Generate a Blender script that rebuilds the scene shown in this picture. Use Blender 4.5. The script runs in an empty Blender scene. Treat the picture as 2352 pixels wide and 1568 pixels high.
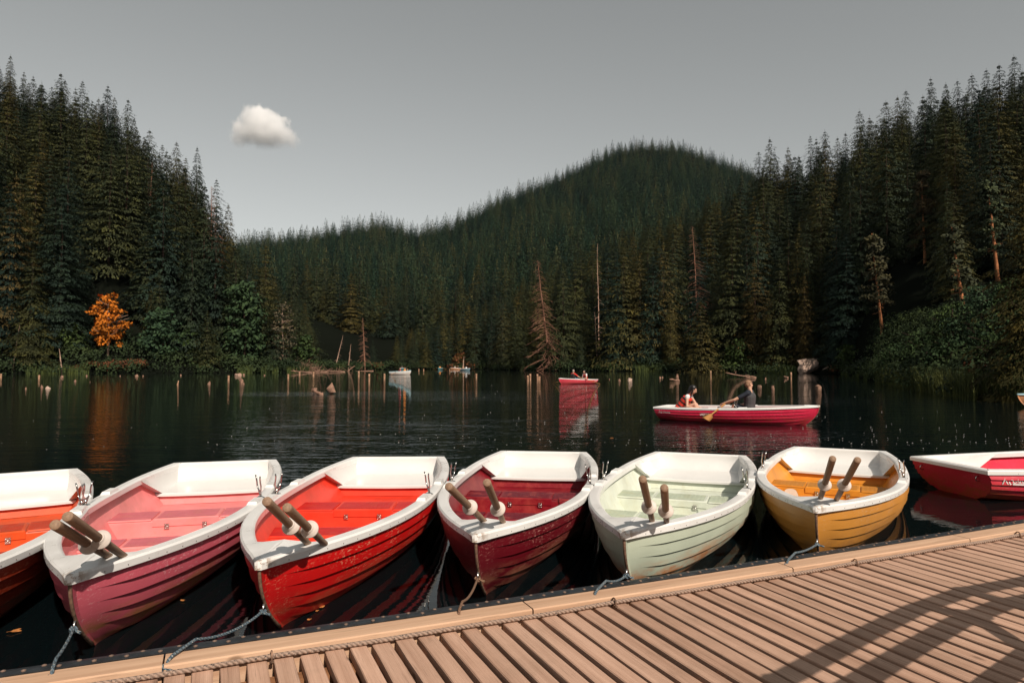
import bpy, bmesh, math, random
import numpy as np
from mathutils import Vector, Matrix, Quaternion

# ------------------------------------------------------------------ camera, sky, sun, exposure
S = bpy.context.scene
COL = S.collection
H = 1.55                      # eye height above the lake
PITCH = 0.0325
cam = bpy.data.objects.new('camera', bpy.data.cameras.new('camera'))
COL.objects.link(cam)
cam.location = (0, 0, H)
cam.rotation_euler = (math.pi / 2 + PITCH, 0, 0)
cam.data.lens = 24.0
cam.data.sensor_width = 36.0
cam.data.clip_start = 0.05
cam.data.clip_end = 12000
S.camera = cam

SUN_EL, SUN_AZ = 40.0, 27.0   # elevation; degrees to the right of straight behind the camera
world = bpy.data.worlds.new('World')
S.world = world
world.use_nodes = True
wn, wl = world.node_tree.nodes, world.node_tree.links
wn.clear()
sky = wn.new('ShaderNodeTexSky')
sky.sky_type = 'NISHITA'
sky.sun_disc = False
sky.sun_elevation = math.radians(SUN_EL)
sky.sun_rotation = math.radians(180 - SUN_AZ)
sky.air_density = 1.0
sky.dust_density = 0.6
sky.ozone_density = 1.0
hs_ = wn.new('ShaderNodeHueSaturation')
hs_.inputs['Saturation'].default_value = 0.13
tint = wn.new('ShaderNodeMix'); tint.data_type = 'RGBA'; tint.blend_type = 'MULTIPLY'
tint.inputs[0].default_value = 1.0
tint.inputs[7].default_value = (0.99, 1.0, 0.955, 1)
bg = wn.new('ShaderNodeBackground')
bg.inputs['Strength'].default_value = 0.091
wo = wn.new('ShaderNodeOutputWorld')
wl.new(sky.outputs[0], hs_.inputs['Color'])
wl.new(hs_.outputs[0], tint.inputs[6])
wl.new(tint.outputs[2], bg.inputs['Color'])
wl.new(bg.outputs[0], wo.inputs['Surface'])

sd = bpy.data.lights.new('sun', 'SUN')
sd.energy = 4.6
sd.angle = math.radians(0.53)
sd.color = (1.0, 0.885, 0.765)
sun = bpy.data.objects.new('sun', sd)
COL.objects.link(sun)
_el, _az = math.radians(SUN_EL), math.radians(SUN_AZ)
SUNV = Vector((math.sin(_az) * math.cos(_el), -math.cos(_az) * math.cos(_el), math.sin(_el)))
sun.rotation_euler = SUNV.to_track_quat('Z', 'Y').to_euler()
sun.location = SUNV * 60

S.view_settings.view_transform = 'Standard'
S.view_settings.look = 'None'
S.view_settings.exposure = 0.0
S.view_settings.gamma = 1.0
S.render.engine = 'CYCLES'
S.cycles.max_bounces = 12
S.cycles.diffuse_bounces = 2
S.cycles.glossy_bounces = 3
S.cycles.transmission_bounces = 2
S.cycles.volume_bounces = 10
S.cycles.volume_max_steps = 64
S.cycles.sample_clamp_indirect = 4.0
S.cycles.use_denoising = True

R = math.radians
F_D, CX_D, CY_D = 1568.0, 1176.0, 784.0
_c, _s = math.cos(PITCH), math.sin(PITCH)


def un(x, y, z):
    """photo point (2352-wide) on the horizontal plane at height z -> world XY"""
    a = (x - CX_D) / F_D; b = -(y - CY_D) / F_D
    Y = _c - _s * b; Z = _s + _c * b
    t = (z - H) / Z
    return a * t, Y * t


def at(x, y, Y):
    """photo point at depth Y -> world point"""
    a = (x - CX_D) / F_D; b = -(y - CY_D) / F_D
    t = Y / (_c - _s * b)
    return Vector((a * t, Y, H + (_s + _c * b) * t))


# ------------------------------------------------------------------ node helpers
def new_mat(name):
    m = bpy.data.materials.new(name)
    m.use_nodes = True
    nt = m.node_tree
    nt.nodes.clear()
    out = nt.nodes.new('ShaderNodeOutputMaterial')
    b = nt.nodes.new('ShaderNodeBsdfPrincipled')
    nt.links.new(b.outputs[0], out.inputs[0])
    return m, nt, b


def nd(nt, t, **kw):
    n = nt.nodes.new(t)
    for k, v in kw.items():
        if k.startswith('i_'):
            n.inputs[k[2:].replace('_', ' ')].default_value = v
        else:
            setattr(n, k, v)
    return n


def coords(nt, kind='Object', scale=(1, 1, 1), rot=(0, 0, 0)):
    tc = nd(nt, 'ShaderNodeTexCoord')
    mp = nd(nt, 'ShaderNodeMapping')
    mp.inputs['Scale'].default_value = scale
    mp.inputs['Rotation'].default_value = rot
    nt.links.new(tc.outputs[kind], mp.inputs[0])
    return mp.outputs[0]


def noise(nt, vec, scale, detail=3, rough=0.55):
    n = nd(nt, 'ShaderNodeTexNoise')
    n.inputs['Scale'].default_value = scale
    n.inputs['Detail'].default_value = detail
    n.inputs['Roughness'].default_value = rough
    if vec is not None:
        nt.links.new(vec, n.inputs['Vector'])
    return n.outputs['Fac']


def ramp(nt, fac, stops):
    r = nd(nt, 'ShaderNodeValToRGB')
    e = r.color_ramp.elements
    while len(e) < len(stops):
        e.new(0.5)
    for el, (p, c) in zip(e, stops):
        el.position = p
        el.color = (c, c, c, 1) if isinstance(c, (int, float)) else (*c, 1)
    nt.links.new(fac, r.inputs[0])
    return r.outputs[0]


def mix(nt, fac, a, b, mode='MIX'):
    m = nd(nt, 'ShaderNodeMix', data_type='RGBA', blend_type=mode)
    for sock, v in ((m.inputs[0], fac), (m.inputs[6], a), (m.inputs[7], b)):
        if hasattr(v, 'links') or isinstance(v, bpy.types.NodeSocket):
            nt.links.new(v, sock)
        elif isinstance(v, (int, float)):
            sock.default_value = v
        else:
            sock.default_value = (*v, 1)
    return m.outputs[2]


def mth(nt, op, a, b=None, clamp=False):
    m = nd(nt, 'ShaderNodeMath', operation=op, use_clamp=clamp)
    for i, v in enumerate((a, b)):
        if v is None:
            continue
        if isinstance(v, bpy.types.NodeSocket):
            nt.links.new(v, m.inputs[i])
        else:
            m.inputs[i].default_value = v
    return m.outputs[0]


def bump(nt, b, height, strength, dist):
    n = nd(nt, 'ShaderNodeBump')
    n.inputs['Strength'].default_value = strength
    n.inputs['Distance'].default_value = dist
    nt.links.new(height, n.inputs['Height'])
    nt.links.new(n.outputs[0], b.inputs['Normal'])
    return n


def sep(nt, vec):
    n = nd(nt, 'ShaderNodeSeparateXYZ')
    nt.links.new(vec, n.inputs[0])
    return n.outputs


def simple(name, col, rough=0.6, metal=0.0, var=0.25, scale=8, bumpd=0.0, spec=0.5):
    m, nt, b = new_mat(name)
    v = coords(nt)
    f = noise(nt, v, scale, 4)
    dark = tuple(c * (1 - var) for c in col)
    lite = tuple(min(1, c * (1 + var)) for c in col)
    nt.links.new(mix(nt, ramp(nt, f, [(0.3, 0.0), (0.7, 1.0)]), dark, lite), b.inputs['Base Color'])
    b.inputs['Roughness'].default_value = rough
    b.inputs['Metallic'].default_value = metal
    b.inputs['Specular IOR Level'].default_value = spec
    if bumpd:
        bump(nt, b, noise(nt, v, scale * 3, 4), 0.6, bumpd)
    return m


# ------------------------------------------------------------------ mesh helpers
class MB:
    def __init__(self):
        self.v, self.f, self.m, self.sm = [], [], [], []

    def add(self, verts, faces, mat=0, smooth=False):
        o = len(self.v)
        self.v.extend([tuple(p) for p in verts])
        for f in faces:
            self.f.append(tuple(i + o for i in f))
            self.m.append(mat)
            self.sm.append(smooth)
        return o

    def box(self, cx, cy, cz, sx, sy, sz, mat=0, M=None, bev=0.0):
        x, y, z = sx / 2, sy / 2, sz / 2
        if bev <= 0:
            vs = [Vector((cx + i * x, cy + j * y, cz + k * z)) for k in (-1, 1) for j in (-1, 1) for i in (-1, 1)]
            fs = [(0, 2, 3, 1), (4, 5, 7, 6), (0, 1, 5, 4), (1, 3, 7, 5), (3, 2, 6, 7), (2, 0, 4, 6)]
        else:
            vs, fs = [], []
            b = bev
            ring = lambda zz, e: [Vector((cx + sx_ * (x - e1), cy + sy_ * (y - e2), cz + zz)) for sx_, sy_, e1, e2 in
                                  ((-1, -1, e, e + b), (-1, -1, e + b, e), (1, -1, e + b, e), (1, -1, e, e + b),
                                   (1, 1, e, e + b), (1, 1, e + b, e), (-1, 1, e + b, e), (-1, 1, e, e + b))]
            for zz, e in ((-z, b), (-z + b, 0), (z - b, 0), (z, b)):
                vs += ring(zz, e)
            for r in range(3):
                for i in range(8):
                    j = (i + 1) % 8
                    fs.append((r * 8 + i, r * 8 + j, r * 8 + 8 + j, r * 8 + 8 + i))
            fs.append(tuple(range(7, -1, -1)))
            fs.append(tuple(range(24, 32)))
        if M is not None:
            vs = [M @ p for p in vs]
        self.add(vs, fs, mat)

    def tube(self, pts, rad, n=8, mat=0, caps=True, smooth=True):
        pts = [Vector(p) for p in pts]
        if not hasattr(rad, '__len__'):
            rad = [rad] * len(pts)
        vs, fs = [], []
        prev = None
        for i, p in enumerate(pts):
            t = (pts[min(i + 1, len(pts) - 1)] - pts[max(i - 1, 0)])
            if t.length < 1e-9:
                t = Vector((0, 0, 1))
            t.normalize()
            if prev is None:
                a = Vector((0, 0, 1)) if abs(t.z) < 0.9 else Vector((1, 0, 0))
                u = t.cross(a).normalized()
            else:
                u = (prev - t * prev.dot(t))
                u = u.normalized() if u.length > 1e-6 else t.orthogonal().normalized()
            prev = u
            w = t.cross(u)
            for k in range(n):
                a = 2 * math.pi * k / n
                vs.append(p + (u * math.cos(a) + w * math.sin(a)) * rad[i])
        for i in range(len(pts) - 1):
            for k in range(n):
                j = (k + 1) % n
                fs.append((i * n + k, i * n + j, i * n + n + j, i * n + n + k))
        o = self.add(vs, fs, mat, smooth)
        if caps:
            self.f.append(tuple(o + k for k in range(n - 1, -1, -1))); self.m.append(mat); self.sm.append(False)
            e = o + (len(pts) - 1) * n
            self.f.append(tuple(e + k for k in range(n))); self.m.append(mat); self.sm.append(False)

    def lathe(self, prof, n=16, mat=0, M=None, smooth=True):
        """prof: list of (r, z) about local Z"""
        vs, fs = [], []
        for r, z in prof:
            for k in range(n):
                a = 2 * math.pi * k / n
                p = Vector((r * math.cos(a), r * math.sin(a), z))
                vs.append(M @ p if M is not None else p)
        for i in range(len(prof) - 1):
            for k in range(n):
                j = (k + 1) % n
                fs.append((i * n + k, i * n + j, i * n + n + j, i * n + n + k))
        self.add(vs, fs, mat, smooth)

    def ell(self, c, r, nu=12, nv=8, mat=0, M=None, jit=0.0, rng=None):
        vs, fs = [], []
        for i in range(nv + 1):
            th = math.pi * i / nv
            for k in range(nu):
                a = 2 * math.pi * k / nu
                q = 1 + (rng.uniform(-jit, jit) if rng and 0 < i < nv else 0)
                p = Vector((r[0] * q * math.sin(th) * math.cos(a), r[1] * q * math.sin(th) * math.sin(a), r[2] * q * math.cos(th)))
                p = (M @ p if M is not None else p) + Vector(c)
                vs.append(p)
        for i in range(nv):
            for k in range(nu):
                j = (k + 1) % nu
                fs.append((i * nu + k, i * nu + nu + k, i * nu + nu + j, i * nu + j))
        self.add(vs, fs, mat, True)

    def mesh(self, name):
        me = bpy.data.meshes.new(name)
        me.from_pydata(self.v, [], self.f)
        me.polygons.foreach_set('material_index', self.m)
        me.polygons.foreach_set('use_smooth', self.sm)
        me.validate()
        return me

    def build(self, name, mats, parent=None, loc=None):
        return link(name, self.mesh(name), mats, parent, loc)


def link(name, me, mats, parent=None, loc=None):
    o = bpy.data.objects.new(name, me)
    COL.objects.link(o)
    if not isinstance(mats, (list, tuple)):
        mats = [mats]
    if me is not None and not me.materials:
        for m in mats:
            me.materials.append(m)
    if parent is not None:
        o.parent = parent
    if loc is not None:
        o.location = loc
    return o


def empty(name, label, cat, loc=(0, 0, 0), rz=0.0, group=None):
    o = bpy.data.objects.new(name, None)
    o.empty_display_size = 0.3
    COL.objects.link(o)
    o.location = loc
    o.rotation_euler = (0, 0, rz)
    return tag(o, label, cat, group)


def tag(o, label=None, cat=None, group=None, kind=None):
    if label: o['label'] = label
    if cat: o['category'] = cat
    if group: o['group'] = group
    if kind: o['kind'] = kind
    return o


def recentre(o):
    """put a one-mesh thing's origin at its base"""
    me = o.data
    co = np.empty(len(me.vertices) * 3, 'f'); me.vertices.foreach_get('co', co)
    co = co.reshape(-1, 3)
    c = np.array([(co[:, 0].min() + co[:, 0].max()) / 2, (co[:, 1].min() + co[:, 1].max()) / 2, co[:, 2].min()], 'f')
    me.vertices.foreach_set('co', (co - c).ravel())
    o.location = Vector(c.tolist())
    return o


def np_mesh(name, V, Fq, smooth=False):
    """V (n,3); Fq (m,4) or (m,3) numpy -> mesh"""
    me = bpy.data.meshes.new(name)
    k = Fq.shape[1]
    me.vertices.add(len(V)); me.vertices.foreach_set('co', V.astype('f').ravel())
    me.loops.add(Fq.size); me.loops.foreach_set('vertex_index', Fq.astype('i').ravel())
    me.polygons.add(len(Fq)); me.polygons.foreach_set('loop_start', np.arange(0, Fq.size, k, dtype='i'))
    me.polygons.foreach_set('use_smooth', np.full(len(Fq), smooth))
    me.update(calc_edges=True)
    return me


# ------------------------------------------------------------------ materials
def paint(name, col, worn, stain, stain_amt=0.8, scratch=0.5, rough=0.38):
    """boat hull gelcoat: scratches, chips and a stained waterline"""
    m, nt, b = new_mat(name)
    v = coords(nt)
    x, y, z = sep(nt, v)
    big = noise(nt, v, 1.7, 3)
    base = mix(nt, ramp(nt, big, [(0.35, 0.0), (0.7, 1.0)]), tuple(c * 0.86 for c in col), col)
    cl = ramp(nt, noise(nt, v, 3.1, 3), [(0.42, 0.0), (0.62, 1.0)])
    tot = None
    for i, (rot, sc) in enumerate((((0.2, 0.5, 0.3), (14, 60, 90)), ((0.9, -0.6, 0.8), (70, 16, 80)), ((0, 0.25, 0), (9, 60, 110)))):
        s = ramp(nt, noise(nt, coords(nt, 'Object', sc, rot), 1.0, 2, 0.5), [(0.645, 0.0), (0.675, 1.0)])
        tot = s if tot is None else mth(nt, 'MAXIMUM', tot, s)
    msk = mth(nt, 'MULTIPLY', mth(nt, 'MULTIPLY', tot, cl), scratch)
    base = mix(nt, msk, base, worn)
    low = nd(nt, 'ShaderNodeMapRange', interpolation_type='SMOOTHSTEP')
    nt.links.new(z, low.inputs[0])
    low.inputs[1].default_value = 0.27; low.inputs[2].default_value = 0.10
    low.inputs[3].default_value = 0.0; low.inputs[4].default_value = 1.0
    st = ramp(nt, noise(nt, coords(nt, 'Object', (1.2, 3, 7)), 2.2, 5, 0.65), [(0.40, 0.0), (0.60, 1.0)])
    base = mix(nt, mth(nt, 'MULTIPLY', mth(nt, 'MULTIPLY', low.outputs[0], st), stain_amt), base, stain)
    nt.links.new(base, b.inputs['Base Color'])
    nt.links.new(ramp(nt, big, [(0.3, rough - 0.06), (0.7, rough + 0.12)]), b.inputs['Roughness'])
    bump(nt, b, noise(nt, v, 45, 3), 0.12, 0.004)
    return m


def inner_paint(name, col, dirt, dirt_amt=0.35, rough=0.42):
    m, nt, b = new_mat(name)
    v = coords(nt)
    f = noise(nt, v, 2.6, 5, 0.62)
    fine = noise(nt, v, 26, 4, 0.6)
    base = mix(nt, ramp(nt, f, [(0.35, 0.0), (0.7, 1.0)]), tuple(c * 0.82 for c in col), tuple(min(1, c * 1.08 + 0.01) for c in col))
    d = mth(nt, 'MULTIPLY', ramp(nt, noise(nt, v, 3.7, 6, 0.7), [(0.50, 0.0), (0.72, 1.0)]), dirt_amt)
    base = mix(nt, d, base, dirt)
    base = mix(nt, mth(nt, 'MULTIPLY', ramp(nt, fine, [(0.62, 0.0), (0.70, 1.0)]), 0.25), base, dirt)
    nt.links.new(base, b.inputs['Base Color'])
    b.inputs['Roughness'].default_value = rough
    b.inputs['Specular IOR Level'].default_value = 0.28
    bump(nt, b, fine, 0.15, 0.004)
    return m


def seat_top(name, col, dirt):
    """bench top: moulded lozenge tread"""
    m, nt, b = new_mat(name)
    v = coords(nt)
    x, y, z = sep(nt, v)
    k = 2 * math.pi / 0.085
    p = mth(nt, 'SINE', mth(nt, 'MULTIPLY', mth(nt, 'ADD', mth(nt, 'MULTIPLY', x, 1.9), y), k))
    q = mth(nt, 'SINE', mth(nt, 'MULTIPLY', mth(nt, 'SUBTRACT', mth(nt, 'MULTIPLY', x, 1.9), y), k))
    h = mth(nt, 'MULTIPLY', p, q)
    edge = ramp(nt, h, [(0.0, 0.0), (0.35, 1.0)])
    f = noise(nt, v, 6, 5, 0.65)
    base = mix(nt, ramp(nt, f, [(0.35, 0.0), (0.7, 1.0)]), tuple(c * 0.84 for c in col), tuple(min(1, c * 1.05) for c in col))
    base = mix(nt, mth(nt, 'MULTIPLY', ramp(nt, noise(nt, v, 9, 5, 0.7), [(0.52, 0.0), (0.7, 1.0)]), 0.4), base, dirt)
    nt.links.new(base, b.inputs['Base Color'])
    b.inputs['Roughness'].default_value = 0.5
    b.inputs['Specular IOR Level'].default_value = 0.25
    bump(nt, b, edge, 0.4, 0.005)
    return m


def white_gel():
    m, nt, b = new_mat('white_gelcoat')
    v = coords(nt)
    x, y, z = sep(nt, v)
    f = noise(nt, v, 2.4, 5, 0.6)
    base = mix(nt, ramp(nt, f, [(0.35, 0.0), (0.7, 1.0)]), (0.79, 0.775, 0.745), (0.84, 0.83, 0.805))
    scr = ramp(nt, noise(nt, coords(nt, 'Object', (10, 70, 60), (0, 0, 0.5)), 1.0, 2), [(0.66, 0.0), (0.70, 1.0)])
    base = mix(nt, mth(nt, 'MULTIPLY', scr, 0.18), base, (0.5, 0.42, 0.38))
    # grime and chipped tip at the stem
    tip = nd(nt, 'ShaderNodeMapRange')
    nt.links.new(x, tip.inputs[0])
    tip.inputs[1].default_value = 4.99; tip.inputs[2].default_value = 5.08
    chip = mth(nt, 'MULTIPLY', mth(nt, 'MULTIPLY', tip.outputs[0], 0.8), ramp(nt, noise(nt, v, 30, 4, 0.7), [(0.47, 0.0), (0.57, 1.0)]))
    base = mix(nt, chip, base, (0.30, 0.19, 0.11))
    gr = mth(nt, 'MULTIPLY', ramp(nt, noise(nt, v, 14, 6, 0.7), [(0.60, 0.0), (0.80, 1.0)]), 0.18)
    base = mix(nt, gr, base, (0.58, 0.52, 0.45))
    nt.links.new(base, b.inputs['Base Color'])
    nt.links.new(ramp(nt, f, [(0.3, 0.22), (0.7, 0.40)]), b.inputs['Roughness'])
    bump(nt, b, noise(nt, v, 9, 2), 0.03, 0.004)
    return m


def wood(name, dark, lite, axis=0, scale=1.0, rough=0.75, tinted=False, grooves=0.0, pores=0.5, knots=True):
    """weathered timber, grain along the given local axis"""
    m, nt, b = new_mat(name)
    sc = [26 * scale] * 3; sc[axis] = 1.1 * scale
    v = coords(nt, 'Object', tuple(sc))
    vo = coords(nt, 'Object')
    if tinted:
        at_ = nd(nt, 'ShaderNodeAttribute', attribute_name='tint')
        off = nd(nt, 'ShaderNodeVectorMath', operation='ADD')
        sh = nd(nt, 'ShaderNodeCombineXYZ')
        nt.links.new(mth(nt, 'MULTIPLY', at_.outputs['Fac'], 91.7), sh.inputs[0])
        nt.links.new(mth(nt, 'MULTIPLY', at_.outputs['Fac'], 37.1), sh.inputs[1])
        nt.links.new(v, off.inputs[0]); nt.links.new(sh.outputs[0], off.inputs[1])
        v = off.outputs[0]
    g = noise(nt, v, 1.0, 6, 0.62)
    g2 = noise(nt, v, 4.0, 3, 0.6)
    base = mix(nt, ramp(nt, g, [(0.30, 0.0), (0.68, 1.0)]), dark, lite)
    base = mix(nt, mth(nt, 'MULTIPLY', ramp(nt, g2, [(0.56, 0.0), (0.68, 1.0)]), pores), base, tuple(c * 0.55 for c in dark))
    if knots:
        kn = nd(nt, 'ShaderNodeTexVoronoi')
        ks = [3.2] * 3; ks[axis] = 1.3
        nt.links.new(coords(nt, 'Object', tuple(ks)), kn.inputs['Vector'])
        kn.inputs['Scale'].default_value = 1.6
        base = mix(nt, mth(nt, 'MULTIPLY', ramp(nt, kn.outputs['Distance'], [(0.035, 1.0), (0.085, 0.0)]), 0.75), base, tuple(c * 0.4 for c in dark))
    if tinted:
        base = mix(nt, 1.0, base, ramp(nt, at_.outputs['Fac'], [(0.0, (0.86, 0.83, 0.80)), (0.5, (0.98, 0.97, 0.95)), (1.0, (1.08, 1.05, 1.02))]), 'MULTIPLY')
        base = mix(nt, mth(nt, 'MULTIPLY', ramp(nt, noise(nt, vo, 2.3, 5, 0.65), [(0.5, 0.0), (0.75, 1.0)]), 0.35), base, (0.20, 0.135, 0.09))
    nt.links.new(base, b.inputs['Base Color'])
    b.inputs['Roughness'].default_value = rough
    b.inputs['Specular IOR Level'].default_value = 0.25
    h = g
    if grooves:
        x, y, z = sep(nt, vo)
        a = (x, y, z)[1 - axis if axis < 2 else 0]
        w = mth(nt, 'SINE', mth(nt, 'MULTIPLY', a, 2 * math.pi / grooves))
        h = mth(nt, 'ADD', mth(nt, 'MULTIPLY', g, 0.8), mth(nt, 'MULTIPLY', w, 0.6))
    bump(nt, b, h, 0.5, 0.004)
    return m


def rope_mat(name, col, fleck, scale=160, fl=0.58):
    m, nt, b = new_mat(name)
    v = coords(nt)
    w = nd(nt, 'ShaderNodeTexWave', wave_type='BANDS', bands_direction='DIAGONAL')
    nt.links.new(v, w.inputs['Vector'])
    w.inputs['Scale'].default_value = scale / 6
    w.inputs['Distortion'].default_value = 2.0
    base = mix(nt, ramp(nt, noise(nt, v, scale, 2), [(fl, 0.0), (fl + 0.06, 1.0)]), col, fleck)
    base = mix(nt, mth(nt, 'MULTIPLY', ramp(nt, w.outputs['Fac'], [(0.0, 1.0), (0.4, 0.0)]), 0.6), base, tuple(c * 0.25 for c in col))
    nt.links.new(base, b.inputs['Base Color'])
    b.inputs['Roughness'].default_value = 0.9
    bump(nt, b, w.outputs['Fac'], 0.8, 0.006)
    return m


def foliage(name, stops, clump=2.0, rough=0.75):
    """colour differs from tree to tree (object random) and from spray to spray"""
    m, nt, b = new_mat(name)
    oi = nd(nt, 'ShaderNodeObjectInfo')
    base = ramp(nt, oi.outputs['Random'], stops)
    v = coords(nt)
    f = noise(nt, v, clump, 4, 0.65)
    base = mix(nt, 1.0, base, ramp(nt, f, [(0.34, (0.45, 0.52, 0.56)), (0.50, (0.9, 0.9, 0.9)), (0.68, (1.65, 1.5, 1.15))]), 'MULTIPLY')
    nt.links.new(base, b.inputs['Base Color'])
    b.inputs['Roughness'].default_value = rough
    b.inputs['Specular IOR Level'].default_value = 0.12
    return m


M = {}
M['white'] = white_gel()
M['white_seat'] = simple('white_moulding', (0.70, 0.69, 0.665), 0.22, 0, 0.035, 3)
M['chrome'] = simple('steel', (0.55, 0.53, 0.50), 0.22, 1.0, 0.15)
M['rust'] = simple('rusty_iron', (0.22, 0.13, 0.085), 0.7, 0.3, 0.6, 30)
M['nail'] = simple('nail_heads', (0.10, 0.07, 0.055), 0.6, 0.5, 0.3)
M['plank'] = wood('deck_timber', (0.42, 0.255, 0.180), (0.62, 0.405, 0.300), 1, 1.0, 0.8, True, 0.0155, 0.45)
M['beam'] = wood('beam_timber', (0.46, 0.275, 0.172), (0.65, 0.43, 0.285), 0, 0.7, 0.75, False)
M['joist'] = wood('joist_timber', (0.16, 0.07, 0.03), (0.36, 0.17, 0.08), 0, 0.7)
M['oar'] = wood('oar_timber', (0.20, 0.125, 0.080), (0.38, 0.25, 0.165), 2, 2.2, 0.6, pores=0.7, knots=False)
M['oar_new'] = wood('varnished_timber', (0.34, 0.15, 0.045), (0.52, 0.26, 0.085), 2, 1.2, 0.45, knots=False)
M['collar'] = simple('oar_collar', (0.66, 0.58, 0.52), 0.4, 0, 0.12, 14)
M['grey_collar'] = simple('grey_collar', (0.22, 0.21, 0.21), 0.4, 0, 0.12, 14)
M['rubber'] = simple('rubber_strip', (0.014, 0.017, 0.020), 0.45, 0, 0.6, 18, 0.004, 0.5)
M['rivet'] = simple('rivet_heads', (0.24, 0.16, 0.12), 0.5, 0.4, 0.3, 30)
M['rope_blue'] = rope_mat('blue_grey_rope', (0.085, 0.13, 0.165), (0.50, 0.46, 0.38))
M['rope_brown'] = rope_mat('brown_rope', (0.20, 0.105, 0.06), (0.38, 0.24, 0.15))
M['rope_edge'] = rope_mat('braided_edge_rope', (0.36, 0.25, 0.19), (0.05, 0.045, 0.045), 120, 0.60)
M['bark'] = simple('bark', (0.040, 0.024, 0.017), 0.9, 0, 0.4, 3, 0, 0.2)
M['bark_pine'] = simple('pine_bark', (0.38, 0.15, 0.065), 0.85, 0, 0.35, 2, 0, 0.2)
M['deadwood'] = simple('dead_wood', (0.24, 0.12, 0.078), 0.9, 0, 0.35, 2, 0, 0.2)
M['palewood'] = simple('pale_dead_wood', (0.42, 0.27, 0.20), 0.9, 0, 0.3, 2, 0, 0.2)
M['driftwood'] = simple('driftwood', (0.25, 0.145, 0.10), 0.85, 0, 0.4, 5, 0.02, 0.2)
M['post'] = simple('post_timber', (0.36, 0.21, 0.13), 0.85, 0, 0.35, 4, 0.01, 0.2)
M['rock'] = simple('rock', (0.46, 0.33, 0.26), 0.95, 0, 0.45, 2.2, 0.12, 0.2)
M['spruce'] = foliage('spruce_needles', [(0.0, (0.013, 0.027, 0.020)), (0.40, (0.028, 0.038, 0.018)), (0.75, (0.048, 0.051, 0.018)), (0.95, (0.072, 0.058, 0.017)), (1.0, (0.014, 0.030, 0.022))], 0.35)
M['spruce_far'] = foliage('far_spruce_needles', [(0.0, (0.005, 0.017, 0.014)), (0.35, (0.012, 0.034, 0.023)), (0.75, (0.036, 0.060, 0.030)), (1.0, (0.080, 0.074, 0.030))], 0.20)
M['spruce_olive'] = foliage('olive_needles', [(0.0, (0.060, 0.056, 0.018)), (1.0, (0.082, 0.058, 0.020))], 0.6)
M['pine'] = foliage('pine_needles', [(0.0, (0.036, 0.050, 0.026)), (1.0, (0.060, 0.044, 0.024))], 0.6)
M['leaf'] = foliage('green_leaves', [(0.0, (0.028, 0.052, 0.020)), (0.5, (0.040, 0.062, 0.016)), (1.0, (0.024, 0.052, 0.032))], 0.7)
M['leaf_orange'] = foliage('orange_leaves', [(0.0, (0.50, 0.155, 0.015)), (1.0, (0.45, 0.135, 0.015))], 0.8)
M['leaf_drab'] = foliage('drab_leaves', [(0.0, (0.085, 0.070, 0.045)), (1.0, (0.085, 0.070, 0.045))], 0.8)
M['leaf_rust'] = foliage('rust_leaves', [(0.0, (0.17, 0.058, 0.030)), (1.0, (0.21, 0.080, 0.036))], 1.2)
M['brush'] = foliage('undergrowth_leaves', [(0.0, (0.030, 0.046, 0.018)), (1.0, (0.030, 0.046, 0.018))], 0.12)
M['reed'] = foliage('reeds', [(0.0, (0.075, 0.10, 0.032)), (1.0, (0.085, 0.095, 0.032))], 0.9)


def floor_mat():
    m, nt, b = new_mat('forest_floor')
    v = coords(nt)
    nt.links.new(mix(nt, noise(nt, v, 0.2, 5), (0.004, 0.006, 0.004), (0.009, 0.010, 0.007)), b.inputs['Base Color'])
    b.inputs['Roughness'].default_value = 1.0
    b.inputs['Specular IOR Level'].default_value = 0.0
    return m


def water_mat():
    m, nt, b = new_mat('lake_water')
    b.inputs['Base Color'].default_value = (0.0025, 0.0055, 0.0065, 1)
    b.inputs['Roughness'].default_value = 0.015
    b.inputs['IOR'].default_value = 1.333
    v = coords(nt)
    x, y, z = sep(nt, v)
    swell = noise(nt, coords(nt, 'Object', (0.35, 1.0, 1)), 0.9, 2, 0.5)
    rip = noise(nt, coords(nt, 'Object', (0.55, 1.6, 1), (0, 0, 0.12)), 3.2, 3, 0.55)
    fine = noise(nt, coords(nt, 'Object', (0.7, 1.5, 1), (0, 0, -0.2)), 12.0, 2, 0.5)
    # sheltered by the moored boats and the landing stage, livelier out on the lake
    far = nd(nt, 'ShaderNodeMapRange', interpolation_type='SMOOTHSTEP')
    nt.links.new(y, far.inputs[0])
    far.inputs[1].default_value = 6.0; far.inputs[2].default_value = 15.0
    far.inputs[3].default_value = 0.16; far.inputs[4].default_value = 1.0
    # gusts: long bands where the wind roughens the surface
    gust = ramp(nt, noise(nt, coords(nt, 'Object', (0.012, 0.05, 1)), 1.0, 3, 0.5), [(0.50, 0.6), (0.64, 1.6)])
    h = mth(nt, 'ADD', mth(nt, 'MULTIPLY', swell, 1.0), mth(nt, 'ADD', mth(nt, 'MULTIPLY', rip, 0.55), mth(nt, 'MULTIPLY', fine, 0.05)))
    calm = nd(nt, 'ShaderNodeMapRange', interpolation_type='SMOOTHSTEP')
    nt.links.new(y, calm.inputs[0])
    calm.inputs[1].default_value = 24.0; calm.inputs[2].default_value = 80.0
    calm.inputs[3].default_value = 1.0; calm.inputs[4].default_value = 0.5
    h = mth(nt, 'MULTIPLY', h, mth(nt, 'MULTIPLY', mth(nt, 'MULTIPLY', far.outputs[0], calm.outputs[0]), gust))
    bump(nt, b, h, 1.0, 0.042)
    return m


M['floor'] = floor_mat()
M['water'] = water_mat()
# ------------------------------------------------------------------ terrain: lake bed and three wooded hills in one sheet
rng = np.random.default_rng(11)
rnd = random.Random(5)


def elev(y):
    b = -(np.asarray(y, float) - CY_D) / F_D
    return (_s + _c * b) / (_c - _s * b)


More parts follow.
